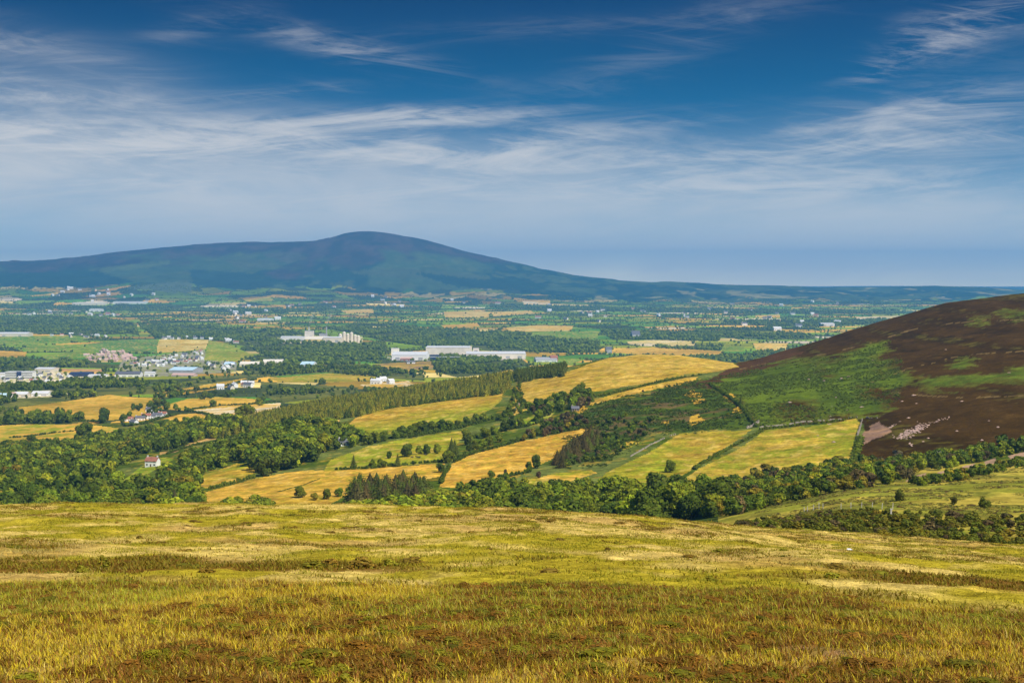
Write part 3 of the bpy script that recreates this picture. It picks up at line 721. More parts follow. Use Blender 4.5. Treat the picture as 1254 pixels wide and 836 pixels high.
# ------------------------------------------------------------------ plants: where they grow
G_DARK = np.array((.085, .125, .008)); G_MID = np.array((.155, .200, .009)); G_LIGHT = np.array((.25, .29, .012)); G_OLIVE = np.array((.24, .21, .014)); G_BROWN = np.array((.125, .095, .034)); G_CON = np.array((.10, .125, .012)); G_CONL = np.array((.26, .25, .018)); G_GORSE = np.array((.13, .145, .012))
TONES = [('dark green', G_DARK), ('mid green', G_MID), ('light green', G_LIGHT), ('olive green', G_OLIVE), ('brownish', G_BROWN)]
PLANTS = []      # kind, x, y, z, width, height, tone name, colour, place, group, pixel height, px, pyTop
def add_plant(kind, x, y, z, w, hgt, tone, place, group, force=False):
    tn, c = TONES[tone] if isinstance(tone, int) else tone
    c = c * rng.uniform(.72, 1.3) * np.array([rng.uniform(.9, 1.14), 1, rng.uniform(.85, 1.15)])
    px, pyb = project(x, y, z); _, pyt = project(x, y, z + hgt)
    PLANTS.append(dict(kind=kind, x=x, y=y, z=z, w=w, h=hgt, tone=tn, c=c, place=place, group=group, ph=float(pyb - pyt), px=float(px), pyt=float(pyt), force=force))

def region(poly, y0, y1, spacing, hr, wr, kinds, place, group, tones, p=1.0, byY=False):
    """scatter plants over the land outlined in the photograph (or outlined in px / distance when byY)"""
    xs = [q[0] for q in poly]
    xa = (min(xs) - CX) / F; xb = (max(xs) - CX) / F
    Xa, Xb = min(xa * y0, xa * y1), max(xb * y0, xb * y1)
    nx, ny = int((Xb - Xa) / spacing) + 1, int((y1 - y0) / spacing) + 1
    gxx, gyy = np.meshgrid(np.arange(nx), np.arange(ny))
    X = Xa + (gxx + rng.uniform(.05, .95, gxx.shape)) * spacing; Y = y0 + (gyy + rng.uniform(.05, .95, gyy.shape)) * spacing
    X = X.ravel(); Y = Y.ravel()
    f0 = CX + F * X / Y; k = (f0 > min(xs) - 30) & (f0 < max(xs) + 30); X = X[k]; Y = Y[k]
    if len(X) == 0: return
    Z = ground(X, Y); px, py = project(X, Y, Z)
    k = inpoly(px, Y if byY else py, poly) & (rng.uniform(0, 1, len(X)) < p)
    X, Y, Z = X[k], Y[k], Z[k]
    for x, y, z in zip(X, Y, Z):
        kd = kinds[rng.choice(len(kinds), p=[q[1] for q in kinds])][0]
        tn = tones[rng.choice(len(tones), p=[q[1] for q in tones])][0]
        hh_ = rng.uniform(*hr) * (1.05 if kd == 'conifer' else 1); ww = hh_ * rng.uniform(*wr) * (.88 if kd == 'conifer' else 1)
        add_plant(kd, x, y, z - .15, ww, hh_, tn, place, group)

CT_ = ('dark green', G_CON); CL_ = ('light green', G_CONL); CB_ = ('brownish', np.array((.105, .082, .020)))
B = 'broad'; U_ = 'bush'; K = 'conifer'
MIX = [(0, .42), (1, .40), (2, .11), (3, .06), (4, .01)]
# the wood at the left behind the moor (near rows by distance, far rows by outline)
region([(-90,560),(248,560),(250,700),(225,830),(150,905),(60,960),(-90,1000)], 560, 1000, 9.5, (5, 13.5), (.75, 1.35), [(B, .95), (K, .05)], 'the large left wood', 'trees of the left wood', MIX, .82, byY=True)
region([(-90,558),(0,556),(60,553),(110,548),(160,542),(185,553),(160,566),(130,585),(60,596),(-90,600)], 900, 1400, 10, (5, 12.5), (.75, 1.35), [(B, .94), (K, .06)], 'the large left wood', 'trees of the left wood', MIX, .85)
region([(195,584),(240,574),(246,590),(240,615),(195,615)], 600, 1000, 8.5, (6, 10), (.85, 1.2), [(B, 1)], 'the wood by the olive field', 'trees beside the golden olive field', MIX)
# band above the lane
region([(-60,552),(60,548),(110,541),(165,535),(200,524),(255,518),(300,516),(300,530),(240,541),(205,553),(170,555),(100,560),(-60,566)], 1000, 1700, 9.5, (8, 12), (.7, 1.0), [(B, .75), (K, .25)], 'the wood above the lane', 'trees of the wood above the lane', [(0, .45), (1, .4), (2, .15)])
# plantation
region([(255,519),(300,515),(345,504),(400,493),(450,485),(520,475),(600,464),(632,458),(622,476),(614,483),(575,487),(530,493),(478,500),(440,510),(414,513),(372,520),(335,527),(300,531),(262,538)], 1180, 1700, 5.4, (6.5, 8.5), (.95, 1.25), [(K, 1)], 'the ridge plantation', 'conifers of the plantation', [(CL_, .75), (CT_, .25)])
region([(628,459),(660,455),(694,449),(690,461),(660,464),(636,470)], 1400, 1850, 6.0, (7, 9.5), (.95, 1.25), [(K, 1)], 'the dark hilltop block', 'conifers of the dark block', [(CT_, 1)])
region([(590,1640),(640,1640),(640,1760),(590,1760)], 1640, 1760, 6.5, (7, 10), (.95, 1.25), [(K, 1)], 'the ridge plantation', 'conifers of the plantation', [(CL_, .75), (CT_, .25)], byY=True)
# broadleaf band under the lane
region([(214,570),(240,560),(290,546),(330,534),(335,548),(320,562),(290,567),(262,576),(238,584)], 780, 1350, 9, (8, 11), (.8, 1.1), [(B, 1)], 'the band below the lane', 'trees of the band under the lane', [(0, .3), (1, .5), (2, .2)])
region([(290,560),(330,534),(378,524),(400,533),(410,545),(395,562),(372,572),(345,577),(314,588),(305,570)], 700, 1350, 11, (10, 15), (.85, 1.15), [(B, .92), (K, .08)], 'the big central clump', 'trees of the big clump', [(0, .35), (1, .5), (2, .15)])
region([(378,524),(400,521),(420,528),(440,536),(468,540),(450,546),(410,553),(396,548)], 900, 1350, 9, (6, 10), (.85, 1.2), [(B, 1)], 'the clump by the cottage', 'trees by the white cottage', [(0, .3), (1, .5), (2, .2)])
# bushes at the foot of the fields just behind the brow
region([(256,560),(345,560),(335,690),(300,720),(262,700)], 560, 720, 7, (5, 7), (1.1, 1.5), [(B, 1)], 'the patch below the straw field', 'bushy trees below the long straw field', [(1, .4), (2, .5), (3, .1)], byY=True)
region([(345,560),(425,560),(425,640),(345,620)], 560, 640, 7, (3, 5), (1.1, 1.5), [(U_, 1)], 'the moor brow', 'bushes below the long straw field', [(1, .5), (2, .3), (3, .2)], byY=True)
region([(425,540),(620,540),(620,690),(545,680),(520,720),(425,660)], 540, 720, 7.5, (6, 9), (1.0, 1.4), [(B, 1)], 'the belt below the conifers', 'bushy trees below the conifer clump', [(1, .5), (2, .4), (3, .1)], byY=True)
region([(428,650),(522,650),(530,700),(510,740),(440,740)], 655, 740, 6.4, (9.5, 14.5), (1.35, 1.9), [(K, 1)], 'the dark conifer clump', 'conifers of the dark clump', [(CB_, .5), (CT_, .5)], byY=True)
# belt
region([(590,505),(760,500),(880,480),(890,560),(860,600),(740,640),(590,660)], 480, 660, 9.0, (7.5, 14), (.8, 1.25), [(B, 1)], 'the dark moor belt', 'trees of the dark belt', [(0, .4), (1, .5), (2, .1)], byY=True)
region([(560,600),(620,588),(640,586),(650,594),(720,592),(720,602),(600,610)], 580, 760, 7, (3, 5.5), (1.1, 1.5), [(U_, 1)], 'the hay field bank', 'bushes under the large hay field', [(0, .4), (1, .5), (2, .1)])
region([(850,600),(880,592),(960,578),(1050,566),(1105,562),(1108,590),(1040,600),(960,617),(890,634),(850,634)], 400, 760, 6.4, (2.2, 6.5), (1.0, 1.5), [(U_, .7), (B, .3)], 'the scrub under the hill', 'scrub trees under the heather hill', [(0, .38), (1, .30), (2, .08), (3, .16), (4, .08)])
region([(1100,566),(1150,562),(1200,554),(1230,548),(1300,535),(1300,548),(1240,557),(1180,570),(1110,583)], 480, 900, 7.5, (4, 7), (.95, 1.35), [(U_, .7), (B, .3)], 'the scrub above the track', 'scrub trees above the track', [(0, .38), (1, .34), (2, .12), (3, .12), (4, .04)])
region([(1118,593),(1180,580),(1254,563),(1300,556),(1300,566),(1254,572),(1180,588),(1120,596)], 420, 700, 5, (2.2, 3.6), (1.1, 1.5), [(U_, 1)], 'the hedge below the track', 'hedge bushes below the track', [(0, .5), (1, .4), (3, .1)], .85)
for x_, h_ in ((1228, 9), (1238, 7), (1252, 8)): add_plant(B, *at(x_, 553, 480), h_ * .95, h_, 0, 'the right picture edge', 'dark trees at the right edge')
# gorse band
region([(892,642),(960,634),(1050,628),(1130,629),(1254,637),(1300,634),(1300,682),(1254,676),(1150,664),(1050,656),(960,648),(900,646)], 180, 330, 2.6, (.6, 1.7), (1.2, 2.0), [(U_, 1)], 'the gorse band', 'gorse bushes beyond the moor', [(('dark green', G_GORSE), .6), (('olive green', G_OLIVE * .7), .28), (('brownish', G_BROWN * .9), .12)], .62)
# brown and dark woods on the gorse slope
region([(678,570),(690,553),(712,545),(722,530),(735,540),(728,552),(706,562),(690,574)], 700, 1150, 6.2, (5.5, 9), (1.4, 1.9), [(K, 1)], 'the brown conifer strip', 'brown conifers on the slope', [(CB_, .75), (CT_, .25)])
region([(700,545),(725,520),(760,508),(800,515),(790,535),(770,548),(742,568),(700,572),(690,575)], 700, 1250, 8.5, (2.5, 4.5), (1.1, 1.5), [(U_, 1)], 'the gorse slope', 'gorse bushes on the slope', [(0, .5), (1, .35), (4, .15)], .8)
region([(735,500),(790,478),(850,468),(872,478),(905,500),(920,520),(850,526),(800,528)], 800, 1650, 13, (1.2, 2.4), (1.2, 1.8), [(U_, 1)], 'the bracken slope', 'bushes on the bracken slope', [(0, .6), (1, .3), (4, .1)], .55)
region([(645,505),(668,496),(700,488),(716,478),(726,492),(712,502),(688,504),(660,515)], 900, 1500, 8.5, (7, 10), (.8, 1.1), [(B, .8), (K, .2)], 'the ridge wood', 'trees of the ridge wood', [(0, .5), (1, .4), (4, .1)])
region([(640,540),(668,522),(690,513),(718,508),(722,521),(690,529),(640,541)], 800, 1350, 7, (4, 6.5), (.9, 1.2), [(B, 1)], 'the brown hedge wood', 'trees of the brown hedge wood', [(0, .5), (4, .35), (3, .15)])
region([(602,522),(625,500),(630,480),(636,474),(640,490),(648,500),(625,515)], 900, 1500, 8, (3, 5.5), (1, 1.4), [(U_, .6), (B, .4)], 'the steep bushy bank', 'bushes on the steep bank', [(0, .6), (1, .4)])
# single trees and rows that stand out (place of the foot in the photograph, height)
def row(pts, kind, place, group, tones=(0, 1), wr=(.9, 1.2), y0=560):
    for px, py, hgt in pts:
        x, y, z = at(px, py, y0); add_plant(kind, x, y, z - .1, hgt * rng.uniform(*wr) * (.9 if kind == K else 1), hgt, int(rng.choice(tones)) if isinstance(tones[0], int) else tones[0], place, group, True)
row([(820, 578, 7.2)], B, 'the green and tan field, alone', 'lone field trees', (1,), (.85, .9))
row([(656, 573, 8.5), (648, 577, 6)], B, 'the hay field edge', 'trees at the hay field edge', (0,), (.7, .9))
row([(487, 571, 9), (433, 573, 9.5)], K, 'the bottom hedge of the cattle pasture', 'conifers in the pasture hedge', (('dark green', G_CON),), (.9, 1.05))
row([(497, 559, 9), (513, 556, 6.5), (522, 556, 7), (535, 555, 7), (477, 561, 5), (456, 572, 5.5), (465, 571, 5.5), (470, 572, 4.5)], B, 'the cattle pasture', 'round trees of the cattle pasture', (0, 1))
row([(553, 560, 14), (557, 558, 12)], K, 'the corner between pasture and hay field', 'tall conifers at the hay field corner', (('dark green', G_CON),), (.95, 1.1))
row([(548, 566, 8), (541, 578, 6), (575, 553, 6), (582, 551, 7), (590, 549, 7), (600, 545, 6.5), (612, 541, 6)], B, 'the upper hay field hedge', 'round trees above the hay field', (0, 1))
row([(493, 535, 9), (503, 533, 8), (512, 531, 10), (520, 530, 10), (528, 529, 9), (541, 526, 8.5), (549, 525, 7), (560, 523, 6), (572, 520, 7), (582, 518, 8), (592, 515, 7), (485, 537, 7), (470, 540, 8), (464, 541, 7), (457, 541, 6)], B, 'the rust field hedge', 'round trees under the rust field', (0, 1), (1.0, 1.3))
row([(594, 536, 8), (604, 532, 7), (617, 528, 8), (628, 525, 8.5), (571, 539, 8), (573, 545, 8), (638, 523, 8), (660, 515, 9)], B, 'the bright green strip field', 'round trees by the green strip', (0, 1), (.95, 1.15))
row([(1102, 613, 3.4), (1168, 618, 2.2), (1205, 622, 2.6)], U_, 'the open pasture slope', 'lone bushes on the pasture slope', (('dark green', G_GORSE),), (1.0, 1.3), 260)
row([(660, 585, 4), (602, 585, 4.5), (619, 580, 3)], B, 'the open hay field', 'small trees in the hay field', (0, 4))
row([(368, 609, 6.5), (386, 612, 4), (400, 611, 6), (415, 608, 5), (430, 604, 6)], B, 'the straw field edge', 'trees under the straw field', (1, 3), (1.0, 1.3))
row([(907, 497, 8)], K, 'the bracken line below the heather hill', 'dark tree on the bracken line', (('dark green', G_CON),), (.9, 1.0))
row([(69, 507, 9), (77, 507, 9)], B, 'the big golden stubble field', 'lone pair in the stubble field', (0,), (.75, .85), 1500)
row([(128, 518, 20)], B, 'the lower edge of the golden stubble field', 'tall tree of the stubble field', (0,), (.75, .85), 1500)
row([(104, 538, 19), (99, 537, 14), (124, 535, 9), (38, 541, 9), (42, 542, 8)], B, 'the strip pasture', 'big trees of the strip pasture', (0,), (.95, 1.2), 1200)
row([(150, 518, 12), (158, 512, 10), (176, 514, 8), (185, 502, 14), (190, 506, 12), (192, 498, 14), (202, 499, 12), (206, 500, 10), (183, 508, 9), (170, 503, 8), (163, 502, 10), (168, 501, 7), (215, 502, 10)], B, 'the village row', 'trees around the village', (0, 1), (.9, 1.2), 1500)
row([(262, 498, 11), (294, 513, 12), (301, 512, 14), (306, 511, 12), (317, 497, 13), (240, 480, 12), (257, 488, 9), (278, 487, 12), (252, 486, 11), (263, 484, 9), (248, 489, 11), (200, 488, 9), (210, 487, 11), (320, 493, 10)], B, 'the pale stubble fields', 'trees among the stubble fields', (0, 1), (.9, 1.3), 1600)

# ------------------------------------------------------------------ plants: build them
def pole(px): return np.interp(px, [0, 250, 450, 600, 750, 900, 1050, 1254], [618, 617.5, 620, 624, 631, 644, 656, 669])
CAP = {'broad': 285, 'conifer': 285, 'bush': 285}
NOUN = {'broad': 'broadleaf tree', 'conifer': 'conifer', 'bush': 'bush'}
NAME = {'broad': 'broadleaf_tree', 'conifer': 'conifer_tree', 'bush': 'bush'}
chosen = []
for kd in CAP:
    ps = [p for p in PLANTS if p['kind'] == kd and -12 < p['px'] < 1266]
    vis = [p for p in ps if p['y'] < 330 or p['pyt'] < pole(p['px']) - 4]
    vis.sort(key=lambda p: -(p['ph'] + (1000 if p['force'] else 0)))
    for p in vis[:CAP[kd]]: p['own'] = True; chosen.append(p)
def size_word(p, ref): return 'tall' if p['h'] > ref * 1.13 else ('small' if p['h'] < ref * .87 else 'medium')
byplace = {}
for p in chosen: byplace.setdefault((p['kind'], p['place']), []).append(p)
for (kd, place), ps in byplace.items():
    ref = sum(p['h'] for p in ps) / len(ps)
    sub = {}
    for p in ps:
        key = (p['tone'], size_word(p, ref)) if len(ps) > 4 else (p['tone'], '')
        sub.setdefault(key, []).append(p)
    for (tone, sz), q in sub.items():
        q.sort(key=lambda p: p['px'])
        nm = 'gorse bush' if 'gorse' in place and kd == 'bush' else NOUN[kd]
        for i, p in enumerate(q):
            d = (sz + ' ' if sz else '') + tone + ' ' + nm
            where = ('in ' if any(q_ in place for q_ in ('wood', 'plantation', 'clump', 'band', 'belt', 'scrub', 'strip', 'slope', 'block', 'patch', 'pasture', 'open', 'stubble', 'bank', 'tan field')) else 'by ') + place
            plural = d + ('es' if nm.endswith('bush') else 's')
            p['label'] = (f'{d} {where}' if len(q) == 1 else f'{ordinal(i + 1)} from left of the {plural} {where}')
for p in chosen:
    kd = p['kind']
    ms = PM['conifer'] if kd == 'conifer' else PM['bush'] if kd == 'bush' else (PM['broad'] if p['ph'] > 14 else PM['mid'])
    me = ms[int(rng.integers(0, len(ms)))]; rz = float(rng.uniform(0, 6.28)); sc = (p['w'], p['w'] * float(rng.uniform(.9, 1.1)), p['h'])
    nm = 'gorse_bush' if 'gorse' in p['place'] and kd == 'bush' else NAME[kd]
    cat = 'tree' if kd != 'bush' else 'bush'
    if p['ph'] > 13 and kd != 'bush':
        e = bpy.data.objects.new(nm, None); COL.objects.link(e); e.location = (p['x'], p['y'], p['z']); e.rotation_euler = (0, 0, rz)
        cr = link('crown', me, e); cr.scale = sc; cr.color = (*p['c'], 1)
        tr = link('trunk', CTRUNK if kd == 'conifer' else TRUNKS[int(rng.integers(0, 3))], e); tr.scale = (p['h'] * .8, p['h'] * .8, p['h'])
        set_props(e, p['label'], cat, p['group'])
    else:
        o = link(nm, me, None, (p['x'], p['y'], p['z'])); o.scale = sc; o.rotation_euler = (0, 0, rz); o.color = (*p['c'], 1)
        set_props(o, p['label'], cat, p['group'])
def as_rows(ps): return [(p['x'], p['y'], p['z'], p['w'], p['h'], rng.uniform(0, 6.28), *p['c']) for p in ps]
rest = [p for p in PLANTS if not p.get('own')]
for kd, pr, nm, lab in (('broad', BROAD_FAR, 'broadleaf_woodland', 'remaining broadleaf woodland merging into green masses on the middle slopes'), ('conifer', CONIF_FAR, 'conifer_plantation', 'dense ranks of conifers covering the long ridge'), ('bush', BUSH_FAR, 'scrub', 'low gorse and bracken scrub on the slopes')):
    ps = [p for p in rest if p['kind'] == kd]
    if ps: set_props(link(nm, scatter_mesh(nm, pr, as_rows(ps), M_LEAF)), lab, 'woodland' if kd != 'bush' else 'scrub', None, 'stuff')
print('plants', {k: sum(p['kind'] == k for p in PLANTS) for k in CAP}, len(chosen))

# hedges between the fields: each hedge is a thing
HEDGES = [
 ('clipped hedge between golden olive field and straw field', [(256,599),(285,592),(312,585)], 2.2, 2.4, 560),
 ('thin hedge line crossing the long straw field', [(340,602),(360,597),(378,591),(392,586)], .45, .9, 560),
 ('hedge under the cattle pasture, above the straw field', [(412,575),(440,574),(480,571),(520,567),(546,565)], 1.8, 2.4, 560),
 ('hedge dividing rust field from cattle pasture', [(440,541),(470,538),(500,536),(540,528),(566,524),(590,517),(604,513)], 2.6, 3.0, 700),
 ('dark hedge on the upper edge of the large hay field', [(556,566),(580,555),(610,547),(640,538),(670,532),(700,527),(726,521)], 2.4, 3.2, 650),
 ('short hedge on the left edge of the hay field', [(540,592),(543,583),(550,572)], 2.0, 2.4, 600),
 ('hedge along the bottom of the bright green strip', [(580,537),(620,527),(650,521),(668,515)], 2.4, 3.0, 700),
 ('scrubby hedge at the foot of the hay field', [(560,596),(590,592),(620,584),(640,580),(652,577)], 2.2, 3.0, 600),
 ('dark hedge along the foot of the plantation', [(416,513),(440,509),(478,500),(530,493),(575,487),(612,482)], 2.2, 2.6, 900),
 ('dark bank hedge below the hilltop pasture', [(722,489),(760,480),(800,470),(836,463),(860,459)], 2.0, 2.4, 900),
 ('bracken bank between green field and mottled yellow field', [(850,575),(870,562),(890,551),(912,540),(934,527)], 1.5, 3.2, 600),
 ('straight bank hedge above the mottled yellow field', [(930,526),(960,523),(1000,519),(1046,512)], 1.5, 2.2, 650),
 ('dark hedge line climbing from the wall corner to the hill', [(868,470),(890,485),(905,496),(915,508),(926,523)], 2.0, 2.6, 700),
 ('green bramble hedge right of the mottled yellow field', [(1044,568),(1048,558),(1052,546),(1054,536)], 2.2, 5.0, 560),
 ('hedge above the thin green strip by the lane', [(205,556),(240,545),(290,534),(340,527),(375,521)], 2.0, 2.4, 800),
 ('dark hedge on the lower side of the lane', [(240,562),(270,555),(296,548)], 2.0, 2.4, 800),
 ('hedge between the strip pasture and stubble field', [(-10,521),(30,519),(70,518),(110,516),(125,517)], 3.0, 5.0, 1300),
 ('bushy hedge in the middle of the strip pasture', [(10,536),(40,534),(66,530),(90,528)], 2.2, 4.0, 1200),
 ('hedge between pale stubble and golden field', [(228,502),(260,498),(290,496),(320,494),(345,492)], 2.6, 4.0, 1500),
 ('hedge between pale stubble and orange field', [(228,503),(250,507),(270,512),(284,514)], 2.6, 4.0, 1400),
 ('hedge around the village gardens', [(150,521),(165,521),(185,516),(205,511),(218,507)], 3.0, 5.0, 1300),
 ('hedge above the orange tan field', [(190,484),(220,480),(260,476),(300,467),(315,465)], 3.5, 5.0, 1700),
]
def leafy_line(pts, hgt, wid, y0, c, dens=1.0):
    P3 = [at(px, py, y0) for px, py in pts]; rows_ = []
    for a, b in zip(P3[:-1], P3[1:]):
        d = math.dist(a[:2], b[:2]); n = max(2, int(d / (wid * .55) * dens))
        for k in range(n):
            f = (k + rng.uniform(0, 1)) / n; x = a[0] + (b[0] - a[0]) * f + rng.normal(0, wid * .12); y = a[1] + (b[1] - a[1]) * f + rng.normal(0, wid * .12)
            s = rng.uniform(.6, 1.35); cc = c * rng.uniform(.75, 1.3)
            rows_.append((x, y, float(ground(x, y)[0]) - .1, wid * s, hgt * s * rng.uniform(.8, 1.2), rng.uniform(0, 6.28), *cc))
    return rows_
for lab, pts, hgt, wid, y0 in HEDGES:
    c = G_MID * .9 if ('bank' in lab or 'bramble' in lab or 'clipped' in lab) else G_DARK * 1.1
    o = link('hedge', scatter_mesh('hedge', BUSH_FAR, leafy_line(pts, hgt, wid, y0, c), M_LEAF)); set_props(o, lab, 'hedge', 'field hedges')

# woods and hedgerow trees of the wide valley: too many to count
rows_b, rows_c = [], []
def far_add(X, Y, hr, conf, dark=1.0):
    Z = ground(X, Y); n = len(X); hh_ = rng.uniform(hr[0], hr[1], n); cc = np.where(rng.uniform(0, 1, n)[:, None] < .45, G_DARK, G_MID) * rng.uniform(.75, 1.35, n)[:, None] * dark
    isc = rng.uniform(0, 1, n) < conf
    R_ = np.column_stack([X, Y, Z - .5, hh_ * rng.uniform(.85, 1.3, n), hh_, rng.uniform(0, 6.28, n), cc])
    R_[isc, 3] *= .62
    rows_b.append(R_[~isc]); rows_c.append(R_[isc])
for pl, a, b, sp_, hgt, cf in WOODS:
    xs = [q[0] for q in pl]; y = np.arange(a, b, sp_)
    nx = int((max(xs) - min(xs)) / F * b / sp_) + 1
    Xm, Ym = np.meshgrid(np.arange(nx) * sp_, y); X = (min(xs) - CX) / F * b * np.ones_like(Xm) + Xm * 1.0
    X = ((min(xs) - CX) / F * Ym + Xm); Xj = X + rng.uniform(-.45, .45, X.shape) * sp_; Yj = Ym + rng.uniform(-.45, .45, X.shape) * sp_
    Xj = Xj.ravel(); Yj = Yj.ravel(); Z = ground(Xj, Yj); px, py = project(Xj, Yj, Z)
    k = inpoly(px, py, pl) & (rng.uniform(0, 1, len(px)) < .8) & (fbm(Xj / 120, Yj / 120, 401, 2) > np.where(Yj < 3600, .50, .455))
    far_add(Xj[k], Yj[k], (hgt * .65, hgt * 1.2), cf)
# hedgerows along the parcels, woods on the wooded ones
n = 620000
Yr = np.sqrt(rng.uniform(1900 ** 2, 11900 ** 2, n)); pxr = rng.uniform(-40, 1300, n); Xr = (pxr - CX) / F * Yr * 1.0
Zr = ground(Xr, Yr); ppx, ppy = project(Xr, Yr, Zr)
q1, q2, ed = parcels(Xr, Yr)
infield = np.zeros(n, bool)
for lab, c1, c2, sc_, pl, a, b in FIELDS:
    if b > 2300: infield |= inpoly(ppx, ppy, pl) & (Yr > a) & (Yr < b)
prob = np.where(ed < 10, .46, 0) + np.where((q1 < .15) & (ed > 13), .07, 0) + .004
keep = (rng.uniform(0, 1, n) < prob) & (~infield | (rng.uniform(0, 1, n) < .015)) & (Zr < -60) & ((Yr > 2200) | (ppx < 300))
far_add(Xr[keep], Yr[keep], (3.5, 10), .06)
rb = np.concatenate(rows_b); rc = np.concatenate(rows_c)
nb = rb[rb[:, 1] < 3600]; fb = rb[rb[:, 1] >= 3600]
print('far trees', len(nb), len(fb), len(rc))
set_props(link('valley_trees', scatter_mesh('valley_trees', BROAD_FAR, nb, M_LEAF)), 'hedgerow trees and copses on the near valley floor', 'trees', None, 'stuff')
set_props(link('far_woodland', scatter_mesh('far_woodland', FAR, fb, M_LEAF)), 'dark woods and tree lines dotted across the far valley', 'woodland', None, 'stuff')
set_props(link('far_conifer_woodland', scatter_mesh('far_conifer_woodland', FARC, rc, M_LEAF)), 'dark conifers mixed into the far valley woods', 'woodland', None, 'stuff')

# ------------------------------------------------------------------ buildings
def box_faces(x0, x1, y0, y1, z0, z1, off=0):
    V = [(x0,y0,z0),(x1,y0,z0),(x1,y1,z0),(x0,y1,z0),(x0,y0,z1),(x1,y0,z1),(x1,y1,z1),(x0,y1,z1)]
    Q = [(0,1,5,4),(1,2,6,5),(2,3,7,6),(3,0,4,7),(4,5,6,7),(0,3,2,1)]
    return np.array(V, float), np.array(Q) + off
class Geo:
    def __init__(s): s.V = []; s.Q = []; s.T = []; s.n = 0; s.mq = []; s.mt = []
    def box(s, x0, x1, y0, y1, z0, z1, m=0):
        V, Q = box_faces(x0, x1, y0, y1, z0, z1, s.n); s.V.append(V); s.Q.append(Q); s.n += 8; s.mq += [m] * 6; return s
    def gable(s, w, d, z0, z1, m=0):          # the two triangles of wall under the roof
        for y in (-d/2, d/2): pass
        V = np.array([(-w/2,-d/2,z0),(-w/2,d/2,z0),(-w/2,0,z1),(w/2,-d/2,z0),(w/2,d/2,z0),(w/2,0,z1)]); s.V.append(V)
        s.T.append(np.array([(0,2,1),(3,4,5)]) + s.n); s.n += 6; s.mt += [m] * 2; return s
    def roof(s, w, d, z0, z1, over=.35, th=.22, m=0):
        W = w/2 + over; D = d/2 + over; dz = (z1 - z0) / (d/2) * over
        V = np.array([(-W,-D,z0-dz),(W,-D,z0-dz),(W,0,z1),(-W,0,z1),(W,D,z0-dz),(-W,D,z0-dz)]); V2 = V + [0,0,th]
        s.V += [V, V2]; q = [(0,3,2,1),(3,5,4,2),(6,7,8,9),(9,8,10,11),(0,1,7,6),(4,5,11,10),(1,2,8,7),(2,4,10,8),(3,0,6,9),(5,3,9,11)]
        s.Q.append(np.array(q) + s.n); s.n += 12; s.mq += [m] * len(q); return s
    def tube(s, pts, rads, n=10, m=0):
        V, Q = tube(pts, rads, n); s.V.append(V); s.Q.append(Q + s.n); s.n += len(V); s.mq += [m] * len(Q); return s
    def mesh(s, name, mats):
        return mesh_np(name, np.concatenate(s.V), Q=np.concatenate(s.Q) if s.Q else None, T=np.concatenate(s.T) if s.T else None, mats=mats, midx=s.mq + s.mt)
def empty(name, loc, rz, label, cat, group=None):
    e = bpy.data.objects.new(name, None); COL.objects.link(e); e.location = loc; e.rotation_euler = (0, 0, rz)
    return set_props(e, label, cat, group)

def near_house(loc, rz, w, d, h, rh, wallm, roofm, label, group=None, chim=1, cat='house', name='house'):
    e = empty(name, loc, rz, label, cat, group)
    link('wall', Geo().box(-w/2, w/2, -d/2, d/2, -1.5, h).gable(w, d, h, h + rh).mesh('wall', [wallm]), e)
    r = link('roof', Geo().roof(w, d, h + .02, h + rh + .02).mesh('roof', [roofm]), e)
    for k in range(chim):
        x = (-w/2 + .7) if k == 0 else (w/2 - .7)
        link('chimney', Geo().box(x - .45, x + .45, -.35, .35, h + rh - .5, h + rh + 1.1).box(x - .52, x + .52, -.42, .42, h + rh + 1.1, h + rh + 1.25).mesh('chimney', [wallm]), r)
    for x in (-w * .32, w * .32):
        link('window', Geo().box(x - .6, x + .6, -d/2 - .04, -d/2 + .1, .9, 2.1).mesh('window', [M_GLASS]), e)
        if h > 4: link('window', Geo().box(x - .6, x + .6, -d/2 - .04, -d/2 + .1, 3.5, 4.6).mesh('window', [M_GLASS]), e)
    link('door', Geo().box(-.5, .5, -d/2 - .04, -d/2 + .1, 0, 2.05).mesh('door', [M_DOOR]), e)
    return e

# the red roofed house above the wood
x, y, z = at(187, 570.5, 600)
near_house((x, y, z), -.25, 9.5, 6.5, 4.3, 2.6, M_WHITE, M_TILE, 'white house with a brown red tiled roof, alone above the left wood', None, 2)
x, y, z = at(421, 545, 600)
near_house((x, y, z), .3, 8, 5.5, 2.8, 2.0, M_WHITE, M_SLATE, 'small white cottage hidden beside the big tree clump', None, 1, 'cottage', 'cottage')
x, y, z = at(704, 503, 700)
near_house((x, y, z), .2, 6, 4.5, 2.2, 1.7, M_STONE, M_SLATE, 'small ruined looking farm building in the ridge wood', None, 1, 'farmhouse', 'farmhouse')
VIL = [(158, 515.5, 11, 'wide'), (164, 519, 9, 'low'), (172, 514.5, 12, 'long'), (179, 513, 12, ''), (186, 512, 11, ''), (193, 510.5, 12, ''), (199, 509, 11, ''), (183, 503.5, 9, '')]
for k, (px, py, w, s) in enumerate(VIL):
    x, y, z = at(px, py, 1450)
    lab = 'white house set back among the trees above the village row' if k == 7 else f'{ordinal(k + 1)} from left of the white houses in the hedged village row'
    near_house((x, y, z), rng.normal(0, .25), w, 7, 3.4 if k != 3 else 5, 2.4, M_WHITE, M_SLATE if k % 3 else M_TILE, lab, 'white houses of the hedged village row', 1 + k % 2)

